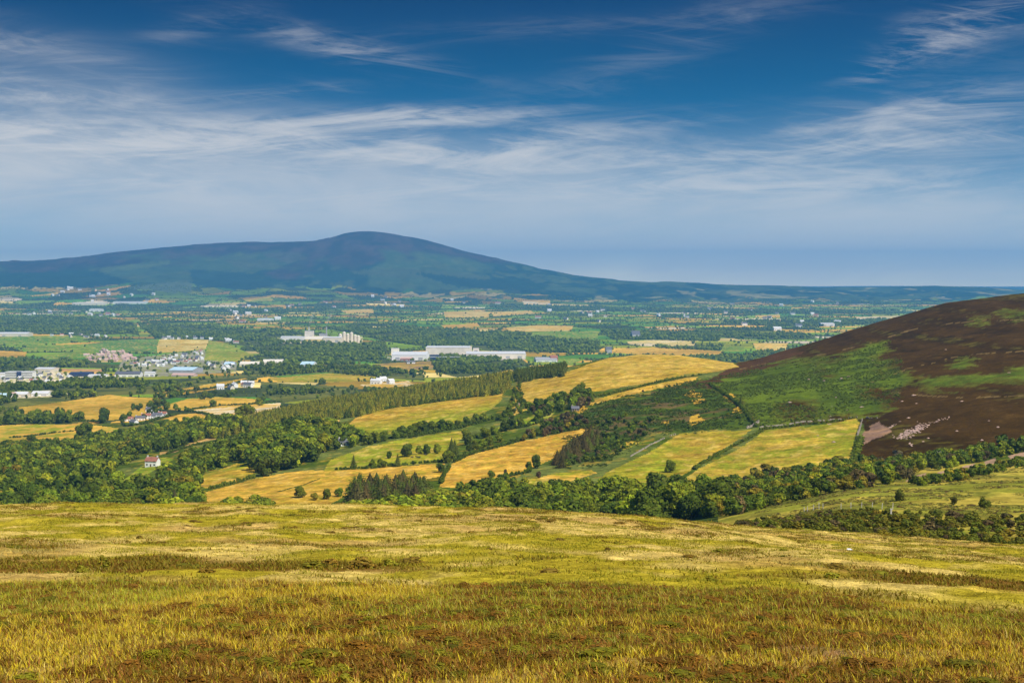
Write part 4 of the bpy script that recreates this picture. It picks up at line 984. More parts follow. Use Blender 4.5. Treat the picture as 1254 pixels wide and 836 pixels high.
def small_house_mesh(k, wallm, roofm):
    w, d, h, rh = 9 + 2 * (k % 3), 7, 3.6 + 1.4 * (k % 2), 2.8
    g = Geo().box(-w/2, w/2, -d/2, d/2, -2, h).gable(w, d, h, h + rh).roof(w, d, h + .02, h + rh + .02, m=1).box(-w/2 + .4, -w/2 + 1.4, -.4, .4, h + rh - .6, h + rh + 1.2)
    for x in (-w * .3, w * .3): g.box(x - .6, x + .6, -d/2 - .06, -d/2 + .1, .9, 2.2, m=2)
    g.box(-.5, .5, -d/2 - .06, -d/2 + .1, 0, 2.1, m=2)
    return g.mesh('house', [wallm, roofm, M_GLASS])
SH = [small_house_mesh(k, M_WHITE if k % 4 else M_CREAM, (M_SLATE, M_SLATE, M_TILE, M_PALE, M_SLATE, M_PALE)[k]) for k in range(6)]
SHP = [small_house_mesh(k, M_PINK if k % 2 else M_CREAM, M_TERRA) for k in range(4)]
def cluster(poly, n, y0, y1, meshes, place, group, s=1.0, what='pale house'):
    xs = [p[0] for p in poly]; ys = [p[1] for p in poly]; got = []; tries = 0
    while len(got) < n and tries < 6000:
        tries += 1
        px, py = rng.uniform(min(xs), max(xs)), rng.uniform(min(ys), max(ys))
        if not inpoly(np.array([px]), np.array([py]), poly)[0]: continue
        x, y, z = at(px, py, y0, y1)
        if any(math.dist((x, y), g[:2]) < 15 * s for g in got): continue
        got.append((x, y, z, px))
    got.sort(key=lambda g: g[3])
    for i, (x, y, z, px) in enumerate(got):
        o = link('house', meshes[int(rng.integers(0, len(meshes)))], None, (x, y, z)); o.rotation_euler = (0, 0, float(rng.choice([-.3, .2, .1, 1.2, -.9]) + rng.normal(0, .12))); o.scale = (s * float(rng.uniform(.85, 1.3)), s, s)
        set_props(o, f'{ordinal(i + 1)} from left of the {what}s {place}', 'house', group)
cluster([(-10,458),(50,459),(90,462),(100,469),(60,471),(-10,468)], 34, 2400, 4500, SH, 'around the white office block', 'houses around the office block', .95)
cluster([(100,437),(124,429),(150,430),(168,439),(150,443),(112,441)], 46, 2800, 5500, SHP, 'of the pink estate', 'houses of the pink estate', 1.0, 'terracotta house')
cluster([(155,447),(190,441),(235,433),(247,429),(250,442),(220,446),(180,452)], 52, 2800, 5500, SH, 'in the leafy town quarter', 'houses of the leafy town quarter', 1.0)
cluster([(60,411.5),(70,410),(128,410),(135,413),(100,414)], 12, 3500, 8000, SH, 'above the bright green meadows', 'row of houses above the green meadows', 1.25)
cluster([(195,415.5),(210,413.5),(255,414),(292,418.5),(288,421),(255,416.2)], 15, 3500, 8000, SH, 'behind the yellow barley field', 'row of houses behind the barley field', 1.25)
cluster([(255,447),(275,444),(290,450),(280,455),(262,453)], 8, 2800, 5500, SH, 'right of the blue roofed warehouse', 'houses right of the warehouse', 1.3)
cluster([(262,478),(300,470),(310,473),(290,477)], 7, 1800, 3500, SH, 'below the wooded stream', 'houses below the wooded stream', 1.2)
cluster([(445,470),(470,466),(480,470)], 4, 1800, 3500, SH, 'just over the plantation treetops', 'houses over the treetops', 1.2)
cluster([(60,352),(130,354),(200,362),(190,371),(90,371),(60,362)], 20, 8000, 12800, SH, 'on the mountain foot at left', 'houses on the left mountain foot', 2.4)
cluster([(320,385),(345,392),(300,396),(260,385),(300,374),(420,370),(430,376),(340,380)], 18, 6000, 12000, SH, 'in the far village left of centre', 'houses of the far village left of centre', 2.2)
cluster([(640,372),(760,375),(820,385),(760,396),(650,392)], 16, 6000, 12000, SH, 'around the far white steeple', 'houses around the far steeple', 2.2)
cluster([(860,366),(1060,370),(1040,395),(960,408),(880,400)], 20, 5000, 12000, SH, 'in the valley above the dark hill', 'houses in the valley above the dark hill', 2.2)
cluster([(430,362),(620,368),(600,378),(450,378)], 12, 7000, 12600, SH, 'below the mountain dome', 'houses below the mountain dome', 2.4)
cluster([(-10,386),(40,383),(120,380),(150,388),(60,388)], 12, 5000, 11000, SH, 'behind the dark left woods', 'houses behind the dark left woods', 2.2)

# large flat-roofed and pitched industrial buildings
def shed(px, py, wpx, hpx, dep, wallm, roofm, label, y0, rz=0.0, pitch=.06, doors=2, band=None, name='warehouse', cat='warehouse', doorm=None):
    x, y, z = at(px, py, y0); s = y / F; w = wpx * s; h = hpx * s
    e = empty(name, (x, y, z), rz, label, cat)
    rh = dep * pitch
    link('wall', Geo().box(-w/2, w/2, -dep/2, dep/2, -4, h).gable(w, dep, h, h + rh).mesh('wall', [wallm]), e)
    link('roof', Geo().roof(w, dep, h + .03, h + rh + .03, .5, .5).mesh('roof', [roofm]), e)
    for k in range(doors):
        dx = (k + .5) / doors * w - w / 2; dw = min(w / doors * .32, 6)
        link('door', Geo().box(dx - dw, dx + dw, -dep/2 - .12, -dep/2 + .3, .05, h * .55).mesh('door', [doorm or M_GREY]), e)
    if band:
        for (f0, f1, m_, nm) in band: link(nm, Geo().box(-w/2 + .4, w/2 - .4, -dep/2 - .2, -dep/2 + .3, h * f0, h * f1).mesh(nm, [m_]), e)
    return e, w, h
e, w, h = shed(25.5, 463.5, 33, 8.5, 26, M_WHITE, M_PALE, 'white three storey office block with dark window bands and a blue stair tower', 2400, .05, .01, 0, [(.14, .26, M_GLASS, 'window'), (.46, .58, M_GLASS, 'window'), (.76, .88, M_GLASS, 'window')], 'office_block', 'office')
link('stair_tower', Geo().box(-4, 5, -14.4, -12, -1, h + 1.2).mesh('stair_tower', [M_NAVY]), e)
shed(2, 463, 14, 6, 24, M_WHITE, M_PALE, 'plain white block just left of the long office building', 2400)
shed(100, 460.5, 25, 4, 40, M_NAVY, M_NAVY, 'long low navy clad shed beside the orange earth yard', 2400, .08, .05, 3, None, 'warehouse', 'warehouse', M_GLASS)
shed(58, 455, 22, 4, 40, M_CREAM, M_PALE, 'cream works building behind the white office block', 2600, -.1)
shed(120, 462, 20, 2.6, 34, M_WHITE, M_PALE, 'low white shed right of the navy shed', 2400, .05)
shed(158, 461, 30, 3.6, 40, M_WHITE, M_SLATE, 'long white shed under a dark slate roof in the town', 2400, .08, .12, 4)
shed(184, 460.5, 12, 4.6, 24, M_WHITE, M_PALE, 'bright white hall between the dark roofed shed and the warehouse', 2400, .1)
shed(228, 456, 30, 4, 70, M_GREY, M_BLUE, 'wide warehouse with a pale blue sheet roof', 2600, -.12, .07, 2)
shed(226, 460.5, 28, 1.8, 26, M_PINK, M_TERRA, 'long pinkish shed in front of the pale blue warehouse', 2500, -.1, .12, 4)
shed(308, 448, 26, 3, 50, M_CREAM, M_SAND, 'tan roofed works right of the town', 2700, .05, .1)
shed(282, 449, 12, 3, 40, M_GREY, M_BLUE, 'grey blue shed left of the tan roofed works', 2700, 0, .14)
shed(335, 446, 24, 3.2, 60, M_CREAM, M_SAND, 'sand coloured shed at the centre left of the valley', 2800, .1, .1)
shed(378, 449, 16, 3.4, 44, M_WHITE, M_BLUE, 'white hall with a bluish roof beside the sand shed', 2700, -.1, .14)
for k, (px, w_, m1, m2, d) in enumerate([(7, 14, M_WHITE, M_BLUE, 'blue roofed'), (14, 12, M_PINK, M_TERRA, 'pinkish'), (27, 16, M_CREAM, M_PALE, 'cream'), (51, 20, M_WHITE, M_PALE, 'long white')]):
    shed(px, 487 - k * .9, w_, 3.2, 22, m1, m2, f'{d} yard shed in the trees above the golden stubble field', 1900, .05, .14, 2)
shed(668, 442.5, 26, 2.6, 60, M_WHITE, M_GREY, 'long white farm shed behind the hilltop pasture', 2600, .1, .1, 3)
e, w, h = shed(678, 442.5, 9, 4.5, 20, M_BRICK, M_TILE, 'red farm building beside the long white shed', 2550, .2, .35, 1, None, 'barn', 'barn')
shed(628, 437.5, 22, 3, 60, M_WHITE, M_PALE, 'low white hall at the right end of the long works', 3200, -.05)
shed(745, 432.5, 7, 5, 20, M_GREY, M_SLATE, 'grey barn beyond the hilltop at the tree line', 2800, .2, .4, 1, None, 'barn', 'barn')
shed(18, 411.5, 38, 3.4, 80, M_CREAM, M_PALE, 'wide pale hall behind the bright green meadow', 4200, .05, .06)
shed(118, 381.5, 14, 2.6, 80, M_WHITE, M_PALE, 'white hall far behind the left woods', 6500, 0, .06)
shed(160, 371.5, 40, 1.8, 80, M_WHITE, M_PALE, 'very long low white works far at the mountain foot', 8200, 0, .05)
shed(110, 373, 40, 2.0, 80, M_SAND, M_SAND, 'long sandy works far at the mountain foot', 8000, 0, .05)
shed(325, 393, 18, 2.4, 70, M_WHITE, M_PALE, 'white hall in the far village left of centre', 5200, 0, .06)
shed(1012, 399, 16, 2.6, 80, M_WHITE, M_PALE, 'white hall in the valley above the dark hill', 4800, 0, .06)
shed(778, 412.5, 10, 3, 50, M_WHITE, M_SLATE, 'white manor among trees beyond the hilltop', 4300, .1, .3, 2)
# the long pale works in the middle of the valley
WK = 'of the long pale works'
shed(550, 435.5, 53, 11, 90, M_SAND, M_PALE, f'tall sand coloured main hall {WK}', 3400, -.06, .03, 0, [(.0, .22, M_NAVY, 'window')], 'factory_hall', 'factory')
shed(607, 438, 72, 6, 90, M_SAND, M_PALE, f'long low right wing {WK}', 3300, .03, .05, 5, None, 'factory_hall', 'factory')
shed(503, 440, 42, 6.5, 90, M_WHITE, M_PALE, f'low white left wing {WK}', 3200, -.04, .08, 3, None, 'factory_hall', 'factory')
shed(484, 434.5, 9, 8, 26, M_WHITE, M_PALE, f'small white tower at the left end {WK}', 3500, 0, .02, 1, None, 'factory_hall', 'factory')
shed(583, 431, 7, 5, 30, M_WHITE, M_GREY, f'white rooftop house behind the main hall {WK}', 3700, 0, .02, 1, None, 'factory_hall', 'factory')
shed(498, 441.5, 15, 2.6, 20, M_BRICK, M_TERRA, f'low red brick range in front {WK}', 3100, .05, .2, 3, None, 'factory_hall', 'factory')
shed(545, 441, 36, 4, 20, M_NAVY, M_GREY, f'dark glazed front range {WK}', 3100, .0, .04, 6, None, 'factory_hall', 'factory', M_GLASS)
x, y, z = at(503, 445, 2600)
near_house((x, y, z), .3, 22, 10, 4, 4, M_WHITE, M_SLATE, 'white farmhouse in front of the long pale works', None, 1, 'farmhouse', 'farmhouse')
# the chimneyed factory
FK = 'of the smoking factory'
def fx(px, py, wpx, hpx, dep, wm, rm, lab, pitch=.05): shed(px, py, wpx, hpx, dep, wm, rm, lab + ' ' + FK, 4300, 0, pitch, 2, None, 'factory_hall', 'factory')
fx(362, 418, 34, 5.5, 60, M_WHITE, M_PALE, 'long white left hall'); fx(388, 419, 28, 4, 50, M_YELL, M_CREAM, 'yellowish middle hall', .2); fx(408, 419, 22, 6, 60, M_CREAM, M_PALE, 'cream right hall')
fx(379, 418, 10, 13, 36, M_SAND, M_GREY, 'tall sand coloured process tower', .02); fx(396, 417.5, 9, 9, 30, M_GREY, M_GREY, 'grey block beside the chimney', .02)
for k, (px, hp) in enumerate([(417, 9), (421.5, 11.5), (426, 9.5), (430.5, 11), (435, 8), (439, 7)]):
    x, y, z = at(px, 418.5, 4300); s = y / F; hgt = hp * s; r_ = 2.1 * s
    e = empty('silo', (x, y, z), 0, f'{ordinal(k + 1)} from left of the cream silos {FK}', 'silo', 'cream factory silos')
    link('body', Geo().tube([(0, 0, -3), (0, 0, hgt)], [r_, r_], 14).mesh('body', [M_CREAM]), e)
    link('cap', Geo().tube([(0, 0, hgt), (0, 0, hgt + r_ * .55), (0, 0, hgt + r_ * .6)], [r_ * 1.04, .8, .05], 14).mesh('cap', [M_SAND]), e)
for k, (px, hp, d) in enumerate([(377.5, 18, 'pale chimney rising behind the process tower'), (399, 18, 'dark slim chimney between the factory halls')]):
    x, y, z = at(px, 418, 4300); s = y / F; hgt = hp * s
    e = empty('chimney_stack', (x, y + 20, z), 0, d, 'chimney')
    link('shaft', Geo().tube([(0, 0, -3), (0, 0, hgt)], [1.0 * s, .6 * s], 12).mesh('shaft', [M_SAND if k == 0 else M_GREY]), e)
    link('rim', Geo().tube([(0, 0, hgt - 2), (0, 0, hgt + .4)], [.75 * s, .75 * s], 12).mesh('rim', [M_GREY]), e)
    sm, sn, so2 = new_mat('smoke'); pv = sn.nodes.new('ShaderNodeVolumePrincipled'); pv.inputs['Color'].default_value = (.9, .92, .95, 1); pv.inputs['Density'].default_value = .016
    L(sn, pv.outputs[0], so2.inputs['Volume']); sm.cycles.homogeneous_volume = True
    V, Q = tube([(x, y + 20, z + hgt + 2), (x + 2, y + 20, z + hgt + 10), (x + 7, y + 20, z + hgt + 24), (x + 14, y + 20, z + hgt + 40), (x + 24, y + 20, z + hgt + 60)], [1.5, 4, 6.5, 7, 1], 10)
    n_ = len(V); V = np.concatenate([V, [V[:10].mean(0)], [V[-10:].mean(0)]])
    T = [(n_, (i + 1) % 10, i) for i in range(10)] + [(n_ + 1, n_ - 10 + i, n_ - 10 + (i + 1) % 10) for i in range(10)]
    set_props(link('smoke', mesh_np('smoke', V, Q=Q, T=T, mats=[sm])), 'thin white smoke drifting from the ' + ('pale' if k == 0 else 'dark slim') + ' factory chimney', 'smoke', None, 'stuff')
# far church
x, y, z = at(838, 389, 5200); s = y / F
e = empty('church', (x, y, z), 0, 'white church steeple far across the valley', 'church')
link('tower', Geo().box(-4, 4, -4, 4, -2, 5 * s).mesh('tower', [M_WHITE]), e); link('spire', Geo().tube([(0, 0, 5 * s), (0, 0, 9 * s)], [5, .2], 4).mesh('spire', [M_SLATE]), e)
link('nave', Geo().box(4.02, 28, -6, 6, -2, 8).gable(1, 12, 8, 8.01).mesh('nave', [M_WHITE]), e)
g = Geo().roof(24, 12, 8.05, 15); me = g.mesh('roof', [M_SLATE]); o = link('roof', me, e); o.location = (16.3, 0, 0)

# ------------------------------------------------------------------ stone walls, posts, scree, cattle, dead tree
def stone_wall(pts, hgt, wid, y0, label):
    P3 = [at(px, py, y0) for px, py in pts]; g = Geo(); r = random.Random(len(label))
    for a, b in zip(P3[:-1], P3[1:]):
        d = math.dist(a[:2], b[:2]); n = max(1, int(d / 1.1))
        for k in range(n):
            f = (k + .5) / n; x = a[0] + (b[0] - a[0]) * f; y = a[1] + (b[1] - a[1]) * f; z = float(ground(x, y)[0]); hh_ = hgt * r.uniform(.55, 1.2); ww = wid * r.uniform(.8, 1.3); ln = .62
            if r.random() < .12 + .5 * (math.sin(x * .05 + y * .037) > .55): continue
            an = math.atan2(b[1] - a[1], b[0] - a[0]) + r.uniform(-.1, .1); c_, s_ = math.cos(an), math.sin(an)
            V, Q = box_faces(-ln, ln, -ww/2, ww/2, -.3, hh_, g.n); V[4:, 1] *= .6; V[4:, 2] += [r.uniform(-.15, .15) for _ in range(4)]
            V = np.stack([V[:, 0] * c_ - V[:, 1] * s_ + x, V[:, 0] * s_ + V[:, 1] * c_ + y, V[:, 2] + z], 1); g.V.append(V); g.Q.append(Q); g.n += 8; g.mq += [0] * 6
    return set_props(link('stone_wall', g.mesh('stone_wall', [M_STONE])), label, 'wall', 'dry stone walls')
stone_wall([(772, 559), (790, 549), (800, 543), (815, 536), (830, 531)], .8, .8, 600, 'pale dry stone wall along the left edge of the green and tan field')
stone_wall([(912, 525), (922, 522), (929, 517)], 1.5, 1.2, 600, 'short broken stone wall at the bracken corner')
stone_wall([(1049, 538), (1052, 528), (1056, 514)], 1.5, .9, 600, 'pale stone wall between yellow field and bare earth triangle')
stone_wall([(930, 523.5), (970, 519), (1010, 515), (1047, 511), (1076, 512)], .9, .7, 600, 'long low wall along the top of the mottled yellow field')
stone_wall([(624, 512), (630, 504), (634, 496), (640, 492)], 1.4, 1.1, 800, 'crumbling wall climbing the steep bank by the hilltop pasture')
g = Geo(); rr = random.Random(5)
for k in range(250):
    f = rr.random(); px = 1101 + f * 34 + rr.gauss(0, 3.2); py = 535 - f * 15 + rr.gauss(0, 2.0)
    if f > .7 and rr.random() < .5: continue
    x, y, z = at(px, py, 560); s = rr.uniform(.25, .85)
    iv, it = ICO1; V = iv * s * np.array([rr.uniform(.7, 1.4), rr.uniform(.7, 1.3), rr.uniform(.5, .9)]) * (1 + .15 * rng.normal(0, 1, (len(iv), 1))) + np.array([x, y, z + .1 * s])
    g.V.append(V); g.T.append(it + g.n); g.n += len(V); g.mt += [0] * len(it)
for (a, b, n_) in [((1088, 524), (1098, 519), 22), ((1136, 519), (1165, 510), 26), ((1112, 541), (1118, 546), 14)]:
    for k in range(n_):
        f = rr.random(); x, y, z = at(a[0] + (b[0] - a[0]) * f + rr.gauss(0, .8), a[1] + (b[1] - a[1]) * f + rr.gauss(0, .7), 560); s = rr.uniform(.25, .6); iv, it = ICO1
        g.V.append(iv * s * np.array([1.2, 1, .7]) * (1 + .15 * rng.normal(0, 1, (len(iv), 1))) + np.array([x, y, z])); g.T.append(it + g.n); g.n += len(iv); g.mt += [0] * len(it)
set_props(link('scree', g.mesh('scree', [M_PINKSTONE])), 'pinkish scree of broken stone at the foot of the heather hill', 'scree', None, 'stuff')
# scattered stones on the heather hill
for k in range(34):
    px = rr.uniform(960, 1250); py = rr.uniform(0, 1); top = np.interp(px, [950, 1000, 1100, 1254], [431, 418, 388, 359]); py = top + 8 + (545 - top - 10) * py
    x, y, z = at(px, py, 620); s = rr.uniform(.4, 1.1); iv, it = ICO1
    o = link('boulder', mesh_np('boulder', iv * s * np.array([rr.uniform(1, 2.2), 1, .7]) * (1 + .12 * rng.normal(0, 1, (len(iv), 1))), T=it, mats=[M_PINKSTONE]), None, (x, y, z))
    set_props(o, 'pale boulder lying on the dark heather hill', 'boulder', 'boulders on the heather hill')
x, y, z = at_dist(1040, 92); iv, it = ICO2
set_props(link('stone', mesh_np('stone', iv * np.array([.22, .16, .14]) * (1 + .07 * rng.normal(0, 1, (len(iv), 1))), T=it, mats=[M_WHITE]), None, (x, y, z + .06)), 'small white stone in the moor grass right of centre', 'stone')
# fence at the edge of the pasture slope
posts = [(985, 627), (989, 626), (996, 624.5), (1003, 623), (1008, 623.5), (1030, 623), (1042, 622), (1055, 622), (1068, 622), (1080, 623), (1093, 624)]
e = None; prev = None
P3 = [at(px, py, 260) for px, py in posts]
e = empty('fence', P3[0], 0, 'wire fence on pale wooden posts along the pasture slope', 'fence')
for k, p in enumerate(P3):
    hgt = 1.5 + .7 * rr.random() * (k in (3, 4, 10)); V, Q = box_faces(-.07, .07, -.07, .07, -.4, hgt); V[4:, 0] += rr.uniform(-.12, .12)
    link('post', mesh_np('post', V, Q=Q, mats=[M_POST]), e, (p[0] - P3[0][0], p[1] - P3[0][1], p[2] - P3[0][2]))
    if prev is not None:
        for hz_ in (.5, 1.0):
            a = np.array(prev) - P3[0] + [0, 0, hz_]; b = np.array(p) - P3[0] + [0, 0, hz_]; V, Q = tube([a, (a + b) / 2 - [0, 0, .05], b], [.012] * 3, 4); link('wire', mesh_np('wire', V, Q=Q, mats=[M_WIRE]), e)
    prev = p
x, y, z = at(1091, 637, 200); e2 = empty('gate_post', (x, y, z), 0, 'pale gate post standing in the gorse band', 'post')
link('shaft', Geo().box(-.14, .14, -.14, .14, -.4, 2.2).mesh('shaft', [M_POST]), e2); link('cap', Geo().box(-.19, .19, -.19, .19, 2.202, 2.3).mesh('cap', [M_POST]), e2)
# bleached dead tree
x, y, z = at(1150, 569, 430); e = empty('dead_tree', (x, y, z), 0, 'bleached bare dead tree in the scrub above the track', 'tree')
link('trunk', Geo().tube([(0, 0, -.3), (.1, 0, 2), (-.1, 0, 4), (.15, 0, 6.6)], [.42, .33, .24, .06]).mesh('trunk', [M_DEAD]), e)
g = Geo()
for k in range(11):
    a = k * 2.4; z0 = 2 + k * .36; ln = 2.3 - k * .13
    g.tube([(0, 0, z0), (math.cos(a) * ln * .5, math.sin(a) * ln * .5, z0 + .7), (math.cos(a) * ln, math.sin(a) * ln, z0 + 1.7)], [.15, .1, .03], 5)
link('branches', g.mesh('branches', [M_DEAD]), e)
# cattle: one continuous body each, grown from a skeleton
def cow_mesh(head_down):
    me = bpy.data.meshes.new('cow')
    hd = -.55 if head_down else .25
    V = [(0,0,1.05),(.55,0,1.1),(-.6,0,1.12),(.85,0,1.25),(1.15,0,1.25+hd*.6),(1.45,0,1.2+hd),
         (.5,.22,.75),(.5,.24,.4),(.48,.24,.04),(.5,-.22,.75),(.5,-.24,.4),(.52,-.24,.04),
         (-.6,.22,.8),(-.72,.24,.45),(-.64,.24,.04),(-.6,-.22,.8),(-.72,-.24,.45),(-.62,-.24,.04),(-.85,0,1.2),(-.92,0,.7)]
    E = [(0,1),(0,2),(1,3),(3,4),(4,5),(1,6),(6,7),(7,8),(1,9),(9,10),(10,11),(2,12),(12,13),(13,14),(2,15),(15,16),(16,17),(2,18),(18,19)]
    R_ = [.36,.32,.33,.2,.16,.1,.15,.08,.07,.15,.08,.07,.17,.085,.07,.17,.085,.07,.07,.035]
    me.from_pydata(V, E, []); o = bpy.data.objects.new('tmp', me); COL.objects.link(o)
    o.modifiers.new('s', 'SKIN'); o.modifiers.new('u', 'SUBSURF').levels = 1
    for i, d in enumerate(me.skin_vertices[0].data): d.radius = (R_[i], R_[i]); d.use_root = (i == 0)
    dg = bpy.context.evaluated_depsgraph_get(); out = bpy.data.meshes.new_from_object(o.evaluated_get(dg)); bpy.data.objects.remove(o)
    out.name = 'cow'; out.materials.clear(); out.materials.append(M_COWB); return out
CW = [cow_mesh(True), cow_mesh(False)]
for k, (px, py) in enumerate([(504.5, 561), (510.5, 560.7), (513, 561.2), (521.5, 558)]):
    x, y, z = at(px, py, 700); o = link('cow', CW[k % 2], None, (x, y, z)); o.rotation_euler = (0, 0, (0.2, 2.9, .5, 3.4)[k])
    set_props(o, f'{ordinal(k + 1)} from left of the black cattle grazing in the pasture', 'cow', 'black cattle in the pasture')

# ------------------------------------------------------------------ moor vegetation
def blades(X, Y, Z, hgt, wid, col, lean, seed):
    r = np.random.default_rng(seed); n = len(X); a = r.uniform(0, 6.283, n); ca, sa = np.cos(a) * wid, np.sin(a) * wid
    la = r.normal(0, 1, (n, 2)) * lean[:, None] * hgt[:, None] + np.stack([-.10 * hgt, .05 * hgt], 1)
    V = np.zeros((n, 5, 3)); b = np.stack([X, Y, Z - .02], 1)
    V[:, 0] = b - np.stack([ca, sa, 0 * ca], 1); V[:, 1] = b + np.stack([ca, sa, 0 * ca], 1)
    m_ = b + np.stack([la[:, 0] * .3, la[:, 1] * .3, hgt * .58], 1); V[:, 2] = m_ + np.stack([ca, sa, 0 * ca], 1) * .7; V[:, 3] = m_ - np.stack([ca, sa, 0 * ca], 1) * .7
    V[:, 4] = b + np.stack([la[:, 0], la[:, 1], hgt], 1)
    i = np.arange(n) * 5
    Q = np.stack([i, i+1, i+2, i+3], 1); T = np.stack([i+3, i+2, i+4], 1)
    return V.reshape(-1, 3), Q, T, np.repeat(col, 5, 0)
def wedge(n, y0, y1, r, marg=1.16):
    Y = np.sqrt(r.uniform(y0 * y0, y1 * y1, n)); X = r.uniform(-1, 1, n) * (Y * .364 * 1.06 + 5.5); return X, Y
def grass():
    r = np.random.default_rng(77); VV, QQ, TT, CC = [], [], [], []; off = 0
    def add(v, q, t_, c):
        nonlocal off
        VV.append(v); QQ.append(q + off); TT.append(t_ + off); CC.append(c); off += len(v)
    # rough grass and heather of the near bank
    X, Y = wedge(760000, 12, 37, r)
    a, b, g_, hth, ro, bank = moor(X, Y)
    cl = fbm(X / .7, Y / .9, 311, 3); cl2 = fbm(X / 3.2, Y / 2.2, 312, 3)
    bare = np.exp(-(((X - 4.1) / .75) ** 2 + ((Y - 18.6) / 1.5) ** 2) * 1.4)
    k = (r.uniform(0, 1, len(X)) < ro * (.55 + .9 * cl) * (1 - .85 * bare)); X, Y, cl, cl2, g_ = X[k], Y[k], cl[k], cl2[k], g_[k]
    n = len(X); u = r.uniform(0, 1, n)
    hthr = sstep(cl * .5 + cl2 * .5 + .12 * (u - .5), .42, .56)
    ish = r.uniform(0, 1, n) < .15 + .56 * hthr
    col = mix((.72, .53, .025), (.36, .42, .018), np.clip(sstep(g_, .42, .6) * .7 + r.normal(0, .25, n), 0, 1)); col = mix(col, (.72, .58, .20), np.clip(r.normal(-.05, .35, n), 0, 1))
    hcol = mix((.25, .105, .010), (.15, .115, .008), r.uniform(0, 1, n)); hcol = mix(hcol, (.33, .12, .03), (r.uniform(0, 1, n) < .25) * .7)
    col = np.where(ish[:, None], hcol, mix(col, (.52, .24, .05), (r.uniform(0, 1, n) < .16) * .75)) * r.uniform(.6, 1.35, n)[:, None]
    hg = np.where(ish, r.uniform(.05, .15, n), r.uniform(.05, .19, n) * (.5 + 1.0 * cl) * (.68 + .32 * sstep(Y, 15, 24))); wd = np.where(ish, r.uniform(.006, .014, n), r.uniform(.003, .0075, n))
    add(*blades(X, Y, ground(X, Y), hg, wd, col, np.where(ish, .55, .34), 1))
    # short turf out to the brow
    X, Y = wedge(1250000, 29, 175, r); k = r.uniform(0, 1, len(X)) < np.clip(62 / Y, .38, 1); X, Y = X[k], Y[k]
    a, b, g_, hth, ro, bank = moor(X, Y); n = len(X)
    tus = sstep(fbm(X / 1.3, Y / 1.9, 321, 3), .48, .62)
    dark = np.maximum(bank, hth * .9)
    k = r.uniform(0, 1, n) < .42 + .45 * tus + .35 * dark; X, Y, g_, tus, dark, a = X[k], Y[k], g_[k], tus[k], dark[k], a[k]; n = len(X)
    col = mix((.68, .50, .11), (.44, .365, .02), np.clip(sstep(g_, .42, .6) + r.normal(0, .2, n), 0, 1)); col = mix(col, (.27, .25, .012), tus * .75); col = mix(col, (.55, .38, .17), sstep(a, .55, .7) * .5)
    dk = r.uniform(0, 1, n) < dark * .85; hcol = mix((.25, .14, .015), (.22, .20, .012), r.uniform(0, 1, n))
    col = np.where(dk[:, None], hcol, col) * r.uniform(.7, 1.25, n)[:, None]
    hg = (r.uniform(.025, .075, n) + .06 * tus * r.uniform(.3, 1.2, n) + np.where(dk, r.uniform(.0, .08, n), 0)) * (.8 + Y / 260); wd = (.007 + .00020 * Y) * r.uniform(.7, 1.4, n) * np.where(dk, 1.4, 1)
    add(*blades(X, Y, ground(X, Y), hg, wd, col, np.full(n, .5), 2))
    V = np.concatenate(VV)
    set_props(link('moor_grass', mesh_np('moor_grass', V, Q=np.concatenate(QQ), T=np.concatenate(TT), tint=np.concatenate(CC), mats=[M_GRASS])), 'yellow moor grass mixed with brown heather in the foreground', 'grass', None, 'stuff')
    print('blades', len(V) // 5)
    # heather cushions
    X, Y = wedge(9000, 34, 168, r); a, b, g_, hth, ro, bank = moor(X, Y); k = r.uniform(0, 1, len(X)) < np.maximum(hth * .35, bank * .22) + .03; X, Y, bank = X[k], Y[k], bank[k]; n = len(X)
    c = np.where(r.uniform(0, 1, n)[:, None] < .55, np.array((.23, .15, .018)), np.array((.24, .22, .015))) * r.uniform(.7, 1.3, n)[:, None]
    s = r.uniform(.25, .8, n) * (1 + Y / 160)
    rows_ = np.column_stack([X, Y, ground(X, Y) - .06, s, r.uniform(.08, .22, n) * (1 + .6 * bank), r.uniform(0, 6.28, n), c])
    cush = [crown_broad(500 + q, 150, .10, nl=6, low=0) for q in range(4)]
    set_props(link('heather', scatter_mesh('heather', cush, rows_, M_LEAF)), 'low brown green heather cushions dotted over the moor', 'heather', None, 'stuff')
    # heather plants of the rough near bank
    X, Y = wedge(5600, 12, 33, r); cl = fbm(X / .7, Y / .9, 311, 3); cl2 = fbm(X / 3.2, Y / 2.2, 312, 3); hthr = sstep(cl * .5 + cl2 * .5, .44, .56)
    k = (r.uniform(0, 1, len(X)) < hthr) & (moor(X, Y)[4] > .6) & (np.exp(-(((X - 4.1) / .75) ** 2 + ((Y - 18.6) / 1.5) ** 2) * 1.4) < .3); X, Y = X[k], Y[k]; n = len(X)
    c = np.array([(.20, .095, .008), (.15, .135, .008), (.24, .115, .014), (.22, .20, .010)])[r.integers(0, 4, n)] * r.uniform(.65, 1.3, n)[:, None]
    cush2 = [crown_broad(560 + q, 240, .055, nl=9, low=0) for q in range(4)]
    set_props(link('heather', scatter_mesh('heather', cush2, np.column_stack([X, Y, ground(X, Y) - .03, r.uniform(.22, .6, n), r.uniform(.07, .17, n), r.uniform(0, 6.28, n), c]), M_LEAF)), 'reddish brown heather plants among the nearest rough grass', 'heather', None, 'stuff')
    # tussocks of the pasture slope beyond the gorse
    X = r.uniform(60, 330, 26000); Y = r.uniform(255, 620, 26000); Z = ground(X, Y); pp, qq = project(X, Y, Z)
